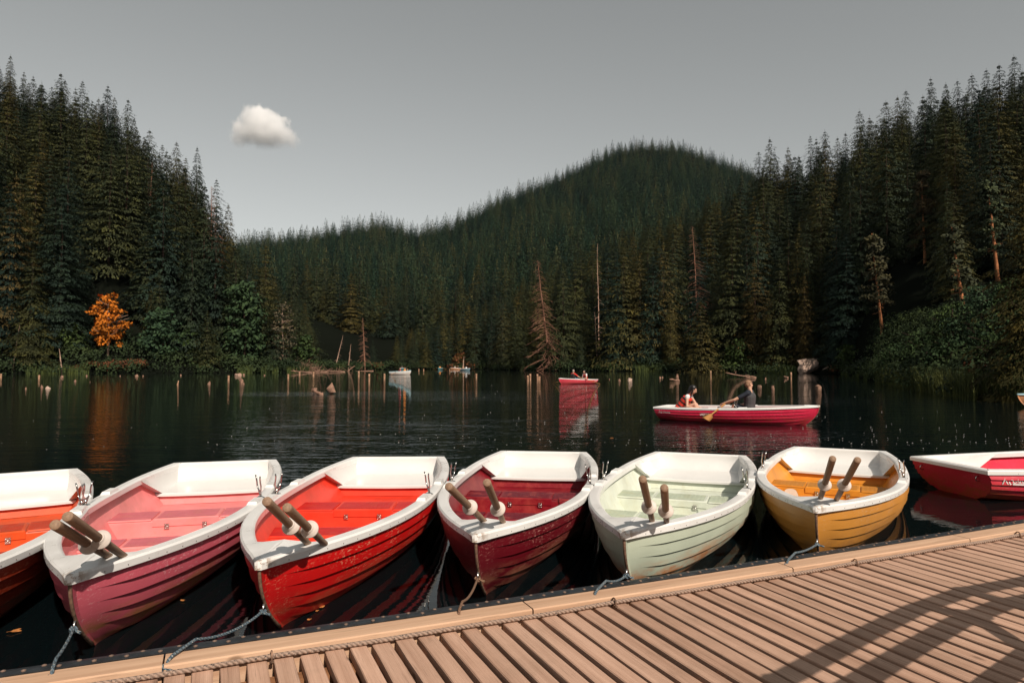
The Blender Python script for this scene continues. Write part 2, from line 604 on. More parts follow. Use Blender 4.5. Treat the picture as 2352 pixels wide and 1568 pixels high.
def tab(rows):
    a = np.array(rows, float)
    return lambda dx: [np.interp(dx, a[:, 0], a[:, k]) for k in range(1, a.shape[1])]


SHORE = tab([(-1500, 70), (-300, 95), (0, 104), (240, 108), (420, 112), (560, 114), (660, 118), (720, 128), (790, 150), (860, 172), (1000, 186), (1090, 180),
             (1180, 158), (1300, 140), (1500, 132), (1750, 114), (1860, 108), (1950, 96), (1990, 70), (2030, 52), (2100, 40), (2200, 31), (2360, 27), (2700, 22), (4000, 20)])
# photo column, height in the photo of the wooded skyline, depth of the ridge
LEFT = tab([(-2500, 60, 200), (-300, 70, 205), (0, 150, 200), (130, 185, 200), (240, 215, 198), (290, 255, 196), (340, 320, 192), (400, 350, 190), (450, 375, 188),
            (490, 440, 184), (540, 545, 178), (600, 590, 168), (680, 670, 158), (740, 760, 152), (800, 830, 160), (830, 860, 165)])
RIGHT = tab([(700, 860, 250), (820, 800, 250), (1000, 720, 255), (1100, 672, 255), (1200, 625, 255), (1300, 575, 255), (1400, 530, 255), (1500, 490, 250), (1600, 450, 240),
             (1700, 405, 222), (1770, 352, 212), (1880, 325, 202), (1985, 275, 192), (2050, 255, 188), (2150, 212, 182), (2250, 190, 175), (2352, 150, 170), (2700, 60, 165), (4000, 40, 160)])
FAR = tab([(-800, 600, 850), (300, 600, 850), (500, 555, 850), (580, 538, 860), (700, 528, 880), (770, 514, 890), (870, 497, 900), (960, 518, 910), (1040, 498, 930), (1100, 468, 950),
           (1160, 438, 980), (1250, 408, 1020), (1330, 373, 1050), (1400, 338, 1080), (1480, 322, 1100), (1560, 325, 1100), (1640, 352, 1100), (1720, 380, 1080), (1800, 430, 1050),
           (1900, 520, 1000), (2100, 640, 950), (3500, 700, 900)])
TREE = 21.0


def hill(dx, Y, T, Ys, tree, pw):
    y, Yr = T(dx)
    zr = np.maximum(H + Yr * elev(y) - tree * 0.88, -1.0)
    q = (Y - Ys) / np.maximum(Yr - Ys, 1)
    up = zr * np.clip(q, 0, 1) ** pw
    dn = zr * np.clip(1 - 0.55 * (q - 1), 0.05, 1)
    return np.where(q <= 1, up, dn)


def ground(dx, Y):
    Ys = SHORE(dx)[0]
    z = np.maximum(hill(dx, Y, LEFT, Ys, TREE, 0.92), np.maximum(hill(dx, Y, RIGHT, Ys, TREE, 1.45), hill(dx, Y, FAR, Ys + 25, 20.0, 1.25)))
    bank = 0.35 + np.clip((Y - Ys) / 12, 0, 1) * 0.5
    sh = np.clip((Y - Ys + 1.0) / 2.0, 0, 1)
    return -1.6 + sh * (1.6 + bank) + np.where(Y > Ys, np.maximum(z, 0), 0)


def gz(X, Y):
    return float(ground(np.array(CX_D + F_D * X / Y), np.array(float(Y))))


us = np.linspace(-2.3, 2.3, 300)
ys_ = np.concatenate([np.linspace(1.0, 30, 30), np.linspace(31, 240, 130), np.linspace(245, 1500, 110)])
UU, YY = np.meshgrid(us, ys_)
ZZ = ground(CX_D + F_D * UU, YY)
ZZ += np.where(ZZ > 2, 1, 0) * (np.sin(UU * 31 + YY * .11) * .5 + np.sin(UU * 57 - YY * .07) * .3) * np.clip(YY / 150, 0, 2)
V = np.stack([UU * YY, YY, ZZ], -1).reshape(-1, 3)
n_u = len(us)
ii = (np.arange(len(ys_) - 1)[:, None] * n_u + np.arange(n_u - 1)[None]).ravel()
Fq = np.stack([ii, ii + 1, ii + n_u + 1, ii + n_u], 1)
# bed behind the landing stage, with an unseen rise under the added trees
back = np.array([[-220, -150, 6.0], [220, -150, 6.0], [150, -24, 0.5], [-150, -24, 0.5], [150, -20, -1.6], [-150, -20, -1.6]])
V = np.vstack([V, back]); k0 = len(V) - 6
Fq = np.vstack([Fq, [[k0, k0 + 1, k0 + 2, k0 + 3], [k0 + 3, k0 + 2, k0 + 4, k0 + 5], [k0 + 5, k0 + 4, n_u - 1, 0]]])
tag(link('terrain', np_mesh('terrain', V, Fq, True), M['floor']), kind='structure')

wm = MB()
wm.add([(-900, -22, 0), (900, -22, 0), (900, 320, 0), (-900, 320, 0)], [(0, 1, 2, 3)])
tag(wm.build('lake_water', M['water']), kind='structure')


# ------------------------------------------------------------------ trees
def quads_from(base, dirv, side, L, W):
    """kite-shaped sprays: arrays (n,3),(n,3),(n,3),(n,),(n,) -> V (4n,3), F (n,4)"""
    n = len(base)
    tip = base + dirv * L[:, None]
    mid = base + dirv * (L * 0.45)[:, None]
    V = np.empty((n, 4, 3))
    V[:, 0] = base; V[:, 1] = mid + side * (W / 2)[:, None]; V[:, 2] = tip; V[:, 3] = mid - side * (W / 2)[:, None]
    return V.reshape(-1, 3), np.arange(4 * n).reshape(n, 4)


def nrm(a):
    return a / np.maximum(np.linalg.norm(a, axis=1, keepdims=True), 1e-9)


def set_normals(me, N):
    me.normals_split_custom_set_from_vertices([tuple(n) for n in N])


def spruce_mesh(name, seed, h=22.0, Rr=0.155, whorls=24, per=8, fan=9, low=0.05, size=1.0, droop=0.5, pw=0.65, ragged=0.25):
    """layered conifer: whorls of drooping branch fans; sprays are shaded as the boughs they belong to"""
    g = np.random.default_rng(seed)
    B, D, S_, L, W, N = [], [], [], [], [], []
    lop = 1 + ragged * np.sin(np.linspace(0, 6.3, 64) * g.integers(1, 4) + g.uniform(0, 6))
    for i in range(whorls):
        q = min(max((i + g.uniform(-0.3, 0.3)) / (whorls - 1), 0), 1)
        z = h * (1 - q ** 1.06 * (1 - low)) - 0.25
        Rz = h * Rr * (0.045 + 0.955 * q ** pw) * g.uniform(0.70, 1.12)
        if q > 0.93: Rz *= 0.8
        nb = max(5, int(per * (0.6 + 0.5 * q)))
        a0 = g.uniform(0, 6.28)
        for k in range(nb):
            a = a0 + 6.283 * k / nb + g.uniform(-0.3, 0.3)
            Rb = Rz * g.uniform(0.62, 1.2) * lop[int((a % 6.283) / 6.284 * 64)]
            if g.random() < 0.07: Rb *= 0.4
            ca, sa = math.cos(a), math.sin(a)
            rad = np.array([ca, sa, 0]); lat = np.array([-sa, ca, 0])
            ns = max(4, int(fan * (0.4 + 0.7 * q)))
            f = np.sqrt((np.arange(ns) + g.uniform(0.1, 0.9, ns)) / ns) * 0.95
            w = g.uniform(-1, 1, ns) * 0.42 * Rb * f * (1.15 - f * 0.6)
            dr = droop * g.uniform(0.7, 1.25)
            zz = z + 0.16 * Rb * f - dr * Rb * f ** 2 - 0.25 * np.abs(w) + g.normal(0, 0.05, ns)
            B.append(rad * (f * Rb)[:, None] + lat * w[:, None] + np.stack([0 * f, 0 * f, zz], 1))
            pit = -(0.05 + 1.05 * f ** 1.5 * g.uniform(0.5, 1.3, ns))
            yaw = np.sign(w) * g.uniform(0.1, 0.9, ns)
            d = rad * (np.cos(yaw) * np.cos(pit))[:, None] + lat * (np.sin(yaw) * np.cos(pit))[:, None]
            d[:, 2] = np.sin(pit)
            D.append(d)
            sd = np.cross(d, [0, 0, 1.0]) + g.normal(0, 0.22, d.shape)
            S_.append(nrm(sd))
            l = size * g.uniform(0.7, 1.25, ns) * (0.36 + 0.66 * q) * h / 22
            L.append(l); W.append(l * g.uniform(0.28, 0.50, ns))
            bn = rad * (0.35 + 0.75 * f)[:, None] + lat * (0.8 * w / max(Rb, .1))[:, None]
            bn[:, 2] += 0.75 - 0.35 * f
            N.append(nrm(bn + g.normal(0, 0.16, bn.shape)))
    n = 12
    a = g.uniform(0, 6.28, n)
    B.append(np.stack([np.zeros(n), np.zeros(n), h + (0.35 - np.linspace(0.0, 2.2, n)) * h / 22], 1))
    d = nrm(np.stack([np.cos(a) * 0.45, np.sin(a) * 0.45, np.full(n, 0.9)], 1))
    D.append(d); S_.append(nrm(np.cross(d, [0, 0, 1.0]) + g.normal(0, .2, d.shape)))
    L.append(np.linspace(0.5, 0.8, n) * h / 22 * size); W.append(np.linspace(0.10, 0.26, n) * h / 22 * size)
    N.append(nrm(np.stack([np.cos(a), np.sin(a), np.full(n, .5)], 1)))
    B, D, S_, L, W, N = np.vstack(B), np.vstack(D), np.vstack(S_), np.concatenate(L), np.concatenate(W), np.vstack(N)
    S_ = nrm(S_ - D * (S_ * D).sum(1, keepdims=True))
    Vv, Ff = quads_from(B, D, S_, L, W)
    ng_ = np.cross(D, S_)      # winding follows the bough normal
    flip = ((np.cross(Vv[1::4] - Vv[0::4], Vv[2::4] - Vv[0::4])) * N).sum(1) < 0
    Ff[flip] = Ff[flip][:, ::-1]
    me = np_mesh(name, Vv, Ff, True)
    set_normals(me, np.repeat(N, 4, axis=0))
    return me


def trunk_mesh(name, h, r, n=7, lean=0.0, seed=0, top=0.02):
    g = random.Random(seed)
    mb = MB()
    pts, rad = [], []
    for i in range(9):
        q = i / 8
        pts.append((lean * h * q + g.uniform(-1, 1) * 0.006 * h * q, g.uniform(-1, 1) * 0.006 * h * q, h * q - (0.6 if i == 0 else 0)))
        rad.append(max(top, r * (1.15 if i == 0 else 1) * (1 - q) ** 0.8))
    mb.tube(pts, rad, n)
    return mb.mesh(name)


def bare_mesh(name, h, r, seed, nb=70, bl=0.11, lo=0.15, droop=0.35, lean=0.0, twigs=3, one_side=0.0):
    """bare branches of a dead conifer"""
    g = random.Random(seed)
    mb = MB()
    for i in range(nb):
        q = lo + (1 - lo) * (i + g.random()) / nb
        z = h * q
        a = g.uniform(0, 6.283)
        if one_side and g.random() < one_side: a = g.uniform(-0.9, 0.9)
        Lb = h * bl * (1.15 - q) * g.uniform(0.5, 1.25)
        x0 = lean * z
        pts = []
        for k in range(4):
            f = k / 3
            pts.append((x0 + math.cos(a) * Lb * f, math.sin(a) * Lb * f, z - droop * Lb * f * f + g.uniform(-.06, .06)))
        rr = max(0.03, r * 0.34 * (1.15 - q))
        mb.tube(pts, [rr, rr * .8, rr * .6, rr * .25], 3, caps=False)
        for t in range(twigs):
            f = g.uniform(0.35, 1)
            p = Vector(pts[1]).lerp(Vector(pts[3]), f)
            d = Vector((math.cos(a + g.uniform(-1.1, 1.1)), math.sin(a + g.uniform(-1.1, 1.1)), -g.uniform(0.1, 0.9)))
            mb.tube([p, p + d * Lb * 0.28], [rr * .5, rr * .15], 3, caps=False)
    return mb.mesh(name)


def leafy_mesh(name, seed, clumps, per, leaf, flat=0.55):
    """crown of leaf faces: clumps = [(x,y,z,r)]"""
    g = np.random.default_rng(seed)
    B, D, N = [], [], []
    for (x, y, z, r) in clumps:
        n = max(6, int(per * r * r))
        d = nrm(g.normal(size=(n, 3)))
        d[:, 2] = np.where(g.random(n) < 0.6, np.abs(d[:, 2]), d[:, 2])
        rr = r * g.uniform(0.35, 1.08, n) ** 0.5
        p = d * rr[:, None]
        p[:, 2] *= flat
        B.append(p + (x, y, z))
        t = nrm(np.cross(d, g.normal(size=(n, 3))))
        D.append(nrm(d * 0.5 + t + np.array([0, 0, -0.35])))
        N.append(nrm(d * np.array([1, 1, 0.8]) + np.array([0, 0, 0.35]) + g.normal(0, .28, d.shape)))
    B, D, N = np.vstack(B), np.vstack(D), np.vstack(N)
    n = len(B)
    L = leaf * g.uniform(0.6, 1.35, n)
    sd_ = nrm(np.cross(D, N) + g.normal(0, .25, D.shape))
    sd_ = nrm(sd_ - D * (sd_ * D).sum(1, keepdims=True))
    Vv, Ff = quads_from(B, D, sd_, L, L * g.uniform(0.55, 0.85, n))
    flip = ((np.cross(Vv[1::4] - Vv[0::4], Vv[2::4] - Vv[0::4])) * N).sum(1) < 0
    Ff[flip] = Ff[flip][:, ::-1]
    me = np_mesh(name, Vv, Ff, True)
    set_normals(me, np.repeat(N, 4, axis=0))
    return me


def tree_thing(name, label, cat, loc, rz, scale, crown, crown_m, trunk, trunk_m, group=None, parts=('crown', 'trunk')):
    root = empty(name, label, cat, loc, rz, group)
    root.scale = (scale,) * 3 if not hasattr(scale, '__len__') else scale
    if trunk is not None: link(parts[1], trunk, trunk_m, root)
    if crown is not None: link(parts[0], crown, crown_m, root)
    return root


SPR = []          # (crown mesh, trunk mesh), all 22 m tall
for i, (Rr, wh, per, fan, pw, dr) in enumerate(((0.285, 25, 12, 56, 0.80, 0.40), (0.240, 27, 12, 52, 0.78, 0.48), (0.320, 24, 13, 58, 0.84, 0.36),
                                                (0.215, 28, 11, 50, 0.70, 0.55), (0.265, 23, 12, 56, 0.76, 0.45), (0.300, 25, 12, 57, 0.88, 0.42))):
    c_ = spruce_mesh('spruce_crown', 40 + i, 22, Rr, wh, per, fan, 0.02 + 0.03 * (i % 3), 0.62, dr, pw, 0.15 + 0.05 * i)
    c_.materials.append(M['spruce'])
    t_ = trunk_mesh('spruce_trunk', 19.5, 0.21, 6, 0, i)
    t_.materials.append(M['bark'])
    SPR.append((c_, t_))
FINE = []         # the few that stand close by on the bank, with finer sprays
for i, (Rr, wh, per, fan, pw, dr) in enumerate(((0.27, 30, 12, 110, 0.80, 0.42), (0.24, 32, 12, 104, 0.76, 0.50))):
    c_ = spruce_mesh('spruce_crown', 140 + i, 22, Rr, wh, per, fan, 0.03, 0.42, dr, pw, 0.25)
    c_.materials.append(M['spruce'])
    FINE.append(c_)
LOW = []
for i, (Rr, wh, per, fan) in enumerate(((0.32, 16, 9, 13), (0.29, 17, 9, 13), (0.36, 16, 9, 13), (0.27, 17, 9, 13))):
    c_ = spruce_mesh('spruce_crown', 80 + i, 22, Rr, wh, per, fan, 0.05, 1.25, 0.38, 0.74)
    c_.materials.append(M['spruce_far'])
    LOW.append(c_)

# candidates over the hills: jittered grid in plan
def scatter(dx0, dx1, Y0, Y1, sp):
    out = []
    Y = Y0
    while Y < Y1:
        n = int((dx1 - dx0) / F_D * Y / sp)
        dx = dx0 + (np.arange(n) + rng.uniform(0.05, 0.95, n)) * (dx1 - dx0) / max(n, 1)
        yy = Y + rng.uniform(-0.45, 0.45, n) * sp
        out.append(np.stack([dx, yy], 1))
        Y += sp
    return np.vstack(out)


_sh = scatter(-500, 2850, 22, 230, 5.2)
_sh = _sh[(_sh[:, 1] - SHORE(_sh[:, 0])[0] > 0.6) & (_sh[:, 1] - SHORE(_sh[:, 0])[0] < 9)]
cand = np.vstack([_sh, scatter(-500, 2850, 22, 290, 7.3), scatter(250, 2250, 290, 620, 8.0), scatter(350, 2000, 620, 1140, 11.5)])
Ysh = SHORE(cand[:, 0])[0]
cand = cand[cand[:, 1] > Ysh + 0.5]
dx, Yc = cand[:, 0], cand[:, 1]
zc = ground(dx, Yc)
# which wood a tree belongs to, and the skyline it may not overtop
eL, eR, eF = (elev(T(dx)[0]) for T in (LEFT, RIGHT, FAR))
near = Yc < 275
skyl = np.where(near & (dx < 830), np.maximum(eL, np.where(dx > 740, eR, -1)), np.where(near, np.maximum(eR, np.where(dx < 830, eL, -1)), eF))
ht = np.where(near, rng.uniform(15, 28, len(dx)), rng.uniform(16, 29, len(dx)))
ht = np.where(rng.random(len(dx)) < 0.12, ht * 0.6, ht)
# young growth along the waterline, low scrub on the bank that comes close on the right
edge = (Yc - SHORE(dx)[0])
ht = np.where(edge < 4, ht * rng.uniform(0.30, 1.1, len(dx)), ht)
ht = np.where((dx > 2000) & (Yc < 60), ht * 0.5, ht)
jit = rng.normal(0, 0.010, len(dx))
# clear ground in front of the marked trees
CLEAR = [(185, 310, 121), (318, 425, 113), (515, 605, 118), (130, 190, 110), (625, 672, 119), (466, 508, 172), (1222, 1272, 146), (1576, 1612, 150), (1362, 1382, 158), (1976, 2050, 78), (2160, 2232, 62), (2096, 2134, 98),
         (2250, 2304, 72), (1832, 1868, 110), (1930, 2060, 101), (1245, 1300, 146), (1682, 1718, 120), (826, 846, 168), (762, 812, 156)]
blocked = np.zeros(len(dx), bool)
for a_, b_, y_ in CLEAR:
    mg = (0.07 if 60 < y_ < 100 else 0.16) * ht * F_D / Yc
    low_ = 0.35 if y_ in (172, 158, 150) else 0.0
    blocked |= (dx > a_ - mg * .8) & (dx < b_ + mg * .8) & (Yc < y_ + 1) & (Yc > (y_ * 0.80 if low_ else (64 if y_ == 101 else 0.0)))
room = (skyl - np.where(near, 0.020, 0.0) + np.abs(jit)) * Yc + H - zc
ok = room > np.where(near, 7.0, 9.0)
ht = np.minimum(ht, room)
keep = ok & ~blocked & (~((dx < 1900) & (dx > 400) & (Yc > 300) & (Yc > FAR(dx)[1] * 1.015))) & (ht > 4.5) & ~((dx > 2440) & (Yc < 135))
cand, dx, Yc, zc, ht, near = cand[keep], dx[keep], Yc[keep], zc[keep], ht[keep], near[keep]
# trees named one by one stand on the skyline
SKYL = [(8, 128, 196), (40, 165, 199), (62, 175, 196), (126, 168, 194), (177, 186, 197), (236, 197, 192), (252, 222, 197), (284, 228, 193), (335, 298, 190), (365, 332, 192),
        (398, 326, 188), (420, 362, 190), (446, 338, 186), (492, 412, 182), (520, 470, 180),
        (1748, 348, 212), (1774, 318, 208), (1816, 338, 206), (1868, 312, 204), (1882, 318, 207), (1902, 300, 202), (1950, 305, 200), (1983, 253, 194), (2006, 268, 197), (2045, 232, 190),
        (2072, 222, 186), (2092, 208, 190), (2150, 180, 184), (2185, 192, 184), (2212, 185, 182), (2246, 172, 178), (2280, 160, 180), (2310, 148, 176), (2345, 128, 172)]
sk = []
for x, y, Y in SKYL:
    P = at(x, y, Y)
    z0 = gz(P.x, Y)
    sk.append((x, Y, z0, max(P.z - z0, 9.0)))
sk = np.array(sk)
dx = np.concatenate([dx, sk[:, 0]]); Yc = np.concatenate([Yc, sk[:, 1]]); zc = np.concatenate([zc, sk[:, 2]]); ht = np.concatenate([ht, sk[:, 3]])
near = np.concatenate([near, np.ones(len(sk), bool)]); skf = np.concatenate([np.zeros(len(cand), bool), np.ones(len(sk), bool)])
X = (dx - CX_D) / F_D * Yc

# how much of each tree shows above the trees in front of it -> the 300 that show largest
order = np.argsort(Yc)
cover = np.full(3600, 900.0)
vis = np.zeros(len(dx))
toprow = CY_D + F_D * PITCH - F_D * (zc + ht - H) / Yc
baserow = CY_D + F_D * PITCH - F_D * (zc - H) / Yc
for i in order:
    w = F_D * ht[i] * 0.10 / Yc[i]
    a, b = int(dx[i] - w) + 600, int(dx[i] + w) + 601
    if a < 0 or b >= 3600: continue
    c0 = np.median(cover[a:b])
    vis[i] = max(0, min(c0, baserow[i]) - toprow[i]) * (2 * w + 1) * (1 if -40 < dx[i] < 2390 else 0)
    tri = np.abs(np.arange(a, b) - (dx[i] + 600)) / max(w, 1)
    row = toprow[i] + tri * 0.55 * (min(c0, baserow[i]) - toprow[i])
    cover[a:b] = np.minimum(cover[a:b], row)
vis[skf] = 1e9
N_IND = 268
chosen = np.zeros(len(dx), bool)
chosen[np.argsort(-vis)[:N_IND]] = True
chosen &= vis > 0
ZONES = {
    'LS': ('dark spruce rooted along the water below the steep slope with the orange tree', 'spruces along the water under the orange tree slope'),
    'LM': ('dark spruce part way up the steep slope that holds the orange tree', 'spruces on the slope with the orange tree'),
    'LT': ('spruce with its pointed tip against the sky above the orange tree', 'skyline spruces above the orange tree'),
    'CS': ('spruce at the water between the driftwood heap and the boulder', 'spruces along the water between driftwood and boulder'),
    'CM': ('tall green spruce on the slope behind the boats out on the lake', 'spruces on the slope behind the boats on the lake'),
    'RM': ('near-black spruce on the shaded slope above the boulder and reeds', 'spruces on the shaded slope above the boulder'),
    'RT': ('spruce with its pointed tip against the sky above the shaded slope', 'skyline spruces above the shaded slope'),
}
idx_all = np.nonzero(chosen)[0]
ORD = ('first second third fourth fifth sixth seventh eighth ninth tenth eleventh twelfth thirteenth fourteenth fifteenth sixteenth seventeenth eighteenth nineteenth twentieth').split()
def zone(i):
    e_ = Yc[i] - SHORE(dx[i])[0]
    if skf[i]: return 'LT' if dx[i] < 900 else 'RT'
    if dx[i] < 760: return 'LS' if e_ < 12 else 'LM'
    if dx[i] < 1840: return 'CS' if e_ < 14 else 'CM'
    return 'RM'
RANK = {}
for zn_ in ('LT', 'RT'):
    for k_, i in enumerate(sorted((i for i in idx_all if zone(i) == zn_), key=lambda i: dx[i] if zn_ == 'LT' else -dx[i])): RANK[i] = k_
names_n = 0
for i in idx_all:
    zn = zone(i)
    lab, grp = ZONES[zn]
    if i in RANK and RANK[i] < 20:
        lab = ORD[RANK[i]] + (' spruce tip on the sky above the orange tree, counted from the picture edge' if zn == 'LT' else ' spruce tip on the sky above the shaded slope, counted from the picture edge')
    cm, tm_ = SPR[rnd.randrange(6)]
    if Yc[i] < 112: cm = FINE[rnd.randrange(2)]
    s = ht[i] / 22.0
    wide = rnd.uniform(0.85, 1.15)
    tree_thing('spruce_tree', lab, 'tree', (X[i], Yc[i], zc[i] - 0.1), rnd.uniform(0, 6.28), (s * wide, s * wide, s), cm, M['spruce'], tm_, M['bark'], grp)

# the rest of the wood reads as one mass: points that carry the same crowns
rest = np.nonzero(~chosen & ((vis > 0) | near | (rng.random(len(dx)) < 0.9)))[0]
# unseen trees added behind the landing stage to cut the sky fill
bk = []
for _ in range(900):
    bx, by = rng.uniform(-150, 150), rng.uniform(-130, -27)
    azb = abs(math.degrees(math.atan2(bx, -by)) - SUN_AZ)
    hb2 = rng.uniform(18, 30)
    if azb < 30: hb2 = min(hb2, math.hypot(bx, by) * 0.42)  # added trees stay low towards the sun so its beam passes
    if hb2 > 6: bk.append((bx, by, 0.3, hb2))
bk = np.array(bk)
me = bpy.data.meshes.new('forest')
pts_ = np.vstack([np.stack([X[rest], Yc[rest], zc[rest] - 0.1], 1), bk[:, :3]])
hts_ = np.concatenate([ht[rest], bk[:, 3]])
NP_ = len(pts_)
me.vertices.add(NP_)
me.vertices.foreach_set('co', pts_.astype('f').ravel())
def attr(name, typ, arr):
    a = me.attributes.new(name, typ, 'POINT')
    a.data.foreach_set('vector' if typ == 'FLOAT_VECTOR' else 'value', np.ascontiguousarray(arr).ravel())
sc_ = hts_ / 22.0
wd_ = sc_ * rng.uniform(0.85, 1.2, NP_)
attr('tree_scale', 'FLOAT_VECTOR', np.stack([wd_, wd_, sc_], 1).astype('f'))
attr('tree_turn', 'FLOAT_VECTOR', np.stack([np.zeros(NP_), np.zeros(NP_), rng.uniform(0, 6.28, NP_)], 1).astype('f'))
kind = np.where(pts_[:, 1] < 275, rng.integers(0, 4, NP_), 4 + rng.integers(0, 4, NP_))
kind = np.where((pts_[:, 1] < 105) & (pts_[:, 1] > 0), 8, kind)
attr('tree_kind', 'INT', kind.astype('i'))
forest = tag(link('forest', me, M['spruce']), 'dark conifer wood covering the hills round the lake', 'forest', None, 'stuff')

# the source crowns are trees that stand in the scene themselves, small ones far up the valley
far_ids = [i for i in np.argsort(-vis) if not near[i] and not chosen[i]][:4]
srcs = [next(ch for ch in COL.objects if ch.type == 'MESH' and ch.data == SPR[k][0]) for k in range(4)]
fine_src = next((ch for ch in COL.objects if ch.type == 'MESH' and ch.data == FINE[0]), srcs[0])
for k, i in enumerate(far_ids):
    s = ht[i] / 22.0
    r_ = tree_thing('spruce_tree', 'small pointed spruce far up the valley on the distant wooded hill', 'tree', (X[i], Yc[i], zc[i] - 0.1), rnd.uniform(0, 6.28), (s, s, s),
                    LOW[k], M['spruce_far'], None, None, 'far spruces of the distant hill')
    srcs.append(r_.children[0])
srcs.append(fine_src)
ng = bpy.data.node_groups.new('forest_trees', 'GeometryNodeTree')
ng.interface.new_socket('Geometry', in_out='INPUT', socket_type='NodeSocketGeometry')
ng.interface.new_socket('Geometry', in_out='OUTPUT', socket_type='NodeSocketGeometry')
gi = ng.nodes.new('NodeGroupInput'); go = ng.nodes.new('NodeGroupOutput')
jn = ng.nodes.new('GeometryNodeJoinGeometry')
na_s = ng.nodes.new('GeometryNodeInputNamedAttribute'); na_s.data_type = 'FLOAT_VECTOR'; na_s.inputs['Name'].default_value = 'tree_scale'
na_t = ng.nodes.new('GeometryNodeInputNamedAttribute'); na_t.data_type = 'FLOAT_VECTOR'; na_t.inputs['Name'].default_value = 'tree_turn'
na_k = ng.nodes.new('GeometryNodeInputNamedAttribute'); na_k.data_type = 'INT'; na_k.inputs['Name'].default_value = 'tree_kind'
er = ng.nodes.new('FunctionNodeEulerToRotation')
ng.links.new(na_t.outputs[0], er.inputs[0])
for k, so in enumerate(srcs):
    oi = ng.nodes.new('GeometryNodeObjectInfo')
    oi.transform_space = 'ORIGINAL'
    oi.inputs['Object'].default_value = so
    oi.inputs['As Instance'].default_value = True
    cmp_ = ng.nodes.new('FunctionNodeCompare'); cmp_.data_type = 'INT'; cmp_.operation = 'EQUAL'
    ii_ = [s for s in cmp_.inputs if s.enabled]
    ng.links.new(na_k.outputs[0], ii_[0]); ii_[1].default_value = k
    ip = ng.nodes.new('GeometryNodeInstanceOnPoints')
    ng.links.new(gi.outputs[0], ip.inputs['Points'])
    ng.links.new(cmp_.outputs[0], ip.inputs['Selection'])
    ng.links.new(oi.outputs['Geometry'], ip.inputs['Instance'])
    ng.links.new(er.outputs[0], ip.inputs['Rotation'])
    ng.links.new(na_s.outputs[0], ip.inputs['Scale'])
    ng.links.new(ip.outputs[0], jn.inputs[0])
ng.links.new(jn.outputs[0], go.inputs[0])
md = forest.modifiers.new('trees', 'NODES')
md.node_group = ng
# ------------------------------------------------------------------ rowing boats
BL, BWS, BW, BTM, BP, BHS, BHB, BRK = 5.10, 0.589, 0.738, 0.322, 2.92, 0.366, 0.506, 0.39


def bw(t):
    if t < BTM:
        return BW - (BW - BWS) * ((BTM - t) / BTM) ** 2
    return BW * (1 - ((t - BTM) / (1 - BTM)) ** BP)


def bz(t): return BHS + (BHB - BHS) * t * t


T_IN = 4.63 / BL


def inner_pt(t):
    """inner edge of the gunwale cap: (l, half width)"""
    if t <= T_IN:
        l = t * BL
        w = bw(t) - 0.095 - 0.02 * max(0, 1 - t / 0.12)
        return max(l, 0.075), w
    q = (t - T_IN) / (1 - T_IN)
    return 4.63 + 0.03 * math.sin(q * math.pi / 2), (bw(T_IN) - 0.095) * (1 - q)


N_ST = 6


def smooth01(x):
    x = min(max(x, 0), 1)
    return x * x * (3 - 2 * x)


def hull_pt(t, s, off=0.0):
    """t along the boat (0 transom, 1 stem), s from sheer (0) to keel (1) -> l, half breadth, z"""
    zs = bz(t) - 0.046
    zk = -0.15 + 0.11 * max(0, (0.25 - t) / 0.25) ** 1.5 + 0.10 * max(0, (t - 0.8) / 0.2) ** 2
    wh = bw(t) - 0.022
    if t > BTM:      # the planking runs finer than the blunt cap above it
        wh = min(wh, BW * (1 - ((t - BTM) / (1 - BTM)) ** 2.8) - 0.02)
    wh = max(wh, 0.010)
    g = (1 - min(s, 0.9999) ** 2.8) ** 0.62
    k_ = smooth01((t - 0.50) / 0.42)
    g = g * (1 - k_) + k_ * (1 - 0.36 * s ** 1.3 - 0.64 * s ** 4)
    y = wh * g
    z = zs + (zk - zs) * s
    d = max(0.0, (0.46 - z) / 0.46)
    l = BL * t - (0.02 + BRK * d ** 1.9) * t ** 5 + 0.13 * s * max(0, 1 - t * 4) ** 2
    fade = smooth01((0.972 - t) / 0.05)
    k = off * fade
    # outward normal is close to (g-dependent) sideways/down
    return l, y + k * (0.9 - 0.5 * s), z - k * 0.45 * s


def hull_mesh():
    mb = MB()
    ts = [0, 0.02, 0.05] + [0.09 + 0.05 * i for i in range(16)] + [0.86, 0.88, 0.895, 0.91, 0.92, 0.93, 0.94, 0.95, 0.96, 0.97, 0.98, 0.99, 1.0]
    prof = []
    edges = [0.0, 0.15, 0.30, 0.45, 0.60, 0.76, 0.97]
    for k in range(N_ST):
        a, b = edges[k], edges[k + 1]
        for j in range(4):
            f = j / 3
            prof.append((a + (b - a) * f, 0.001 + 0.025 * f))
        prof.append((b + 0.004, 0.0))
    prof.append((1.0, 0.0))
    n = len(prof)
    for side in (-1, 1):
        vs, fs = [], []
        for t in ts:
            for s, o in prof:
                l, y, z = hull_pt(t, s, o)
                vs.append((l, side * y, z))
        for i in range(len(ts) - 1):
            for j in range(n - 1):
                q = (i * n + j, i * n + j + 1, (i + 1) * n + j + 1, (i + 1) * n + j)
                fs.append(q if side < 0 else q[::-1])
        mb.add(vs, fs, 0, False)
    # transom
    left = [(lambda p: (p[0] - 0.001, -p[1], p[2]))(hull_pt(0, s, o)) for s, o in prof]
    right = [(p[0], -p[1], p[2]) for p in left]
    m = len(left)
    mb.add(left + right, [(j, m + j, m + j + 1, j + 1) for j in range(m - 1)], 0, False)
    me = mb.mesh('hull')
    # rounded planks, crisp laps
    me.polygons.foreach_set('use_smooth', [True] * len(me.polygons))
    return me


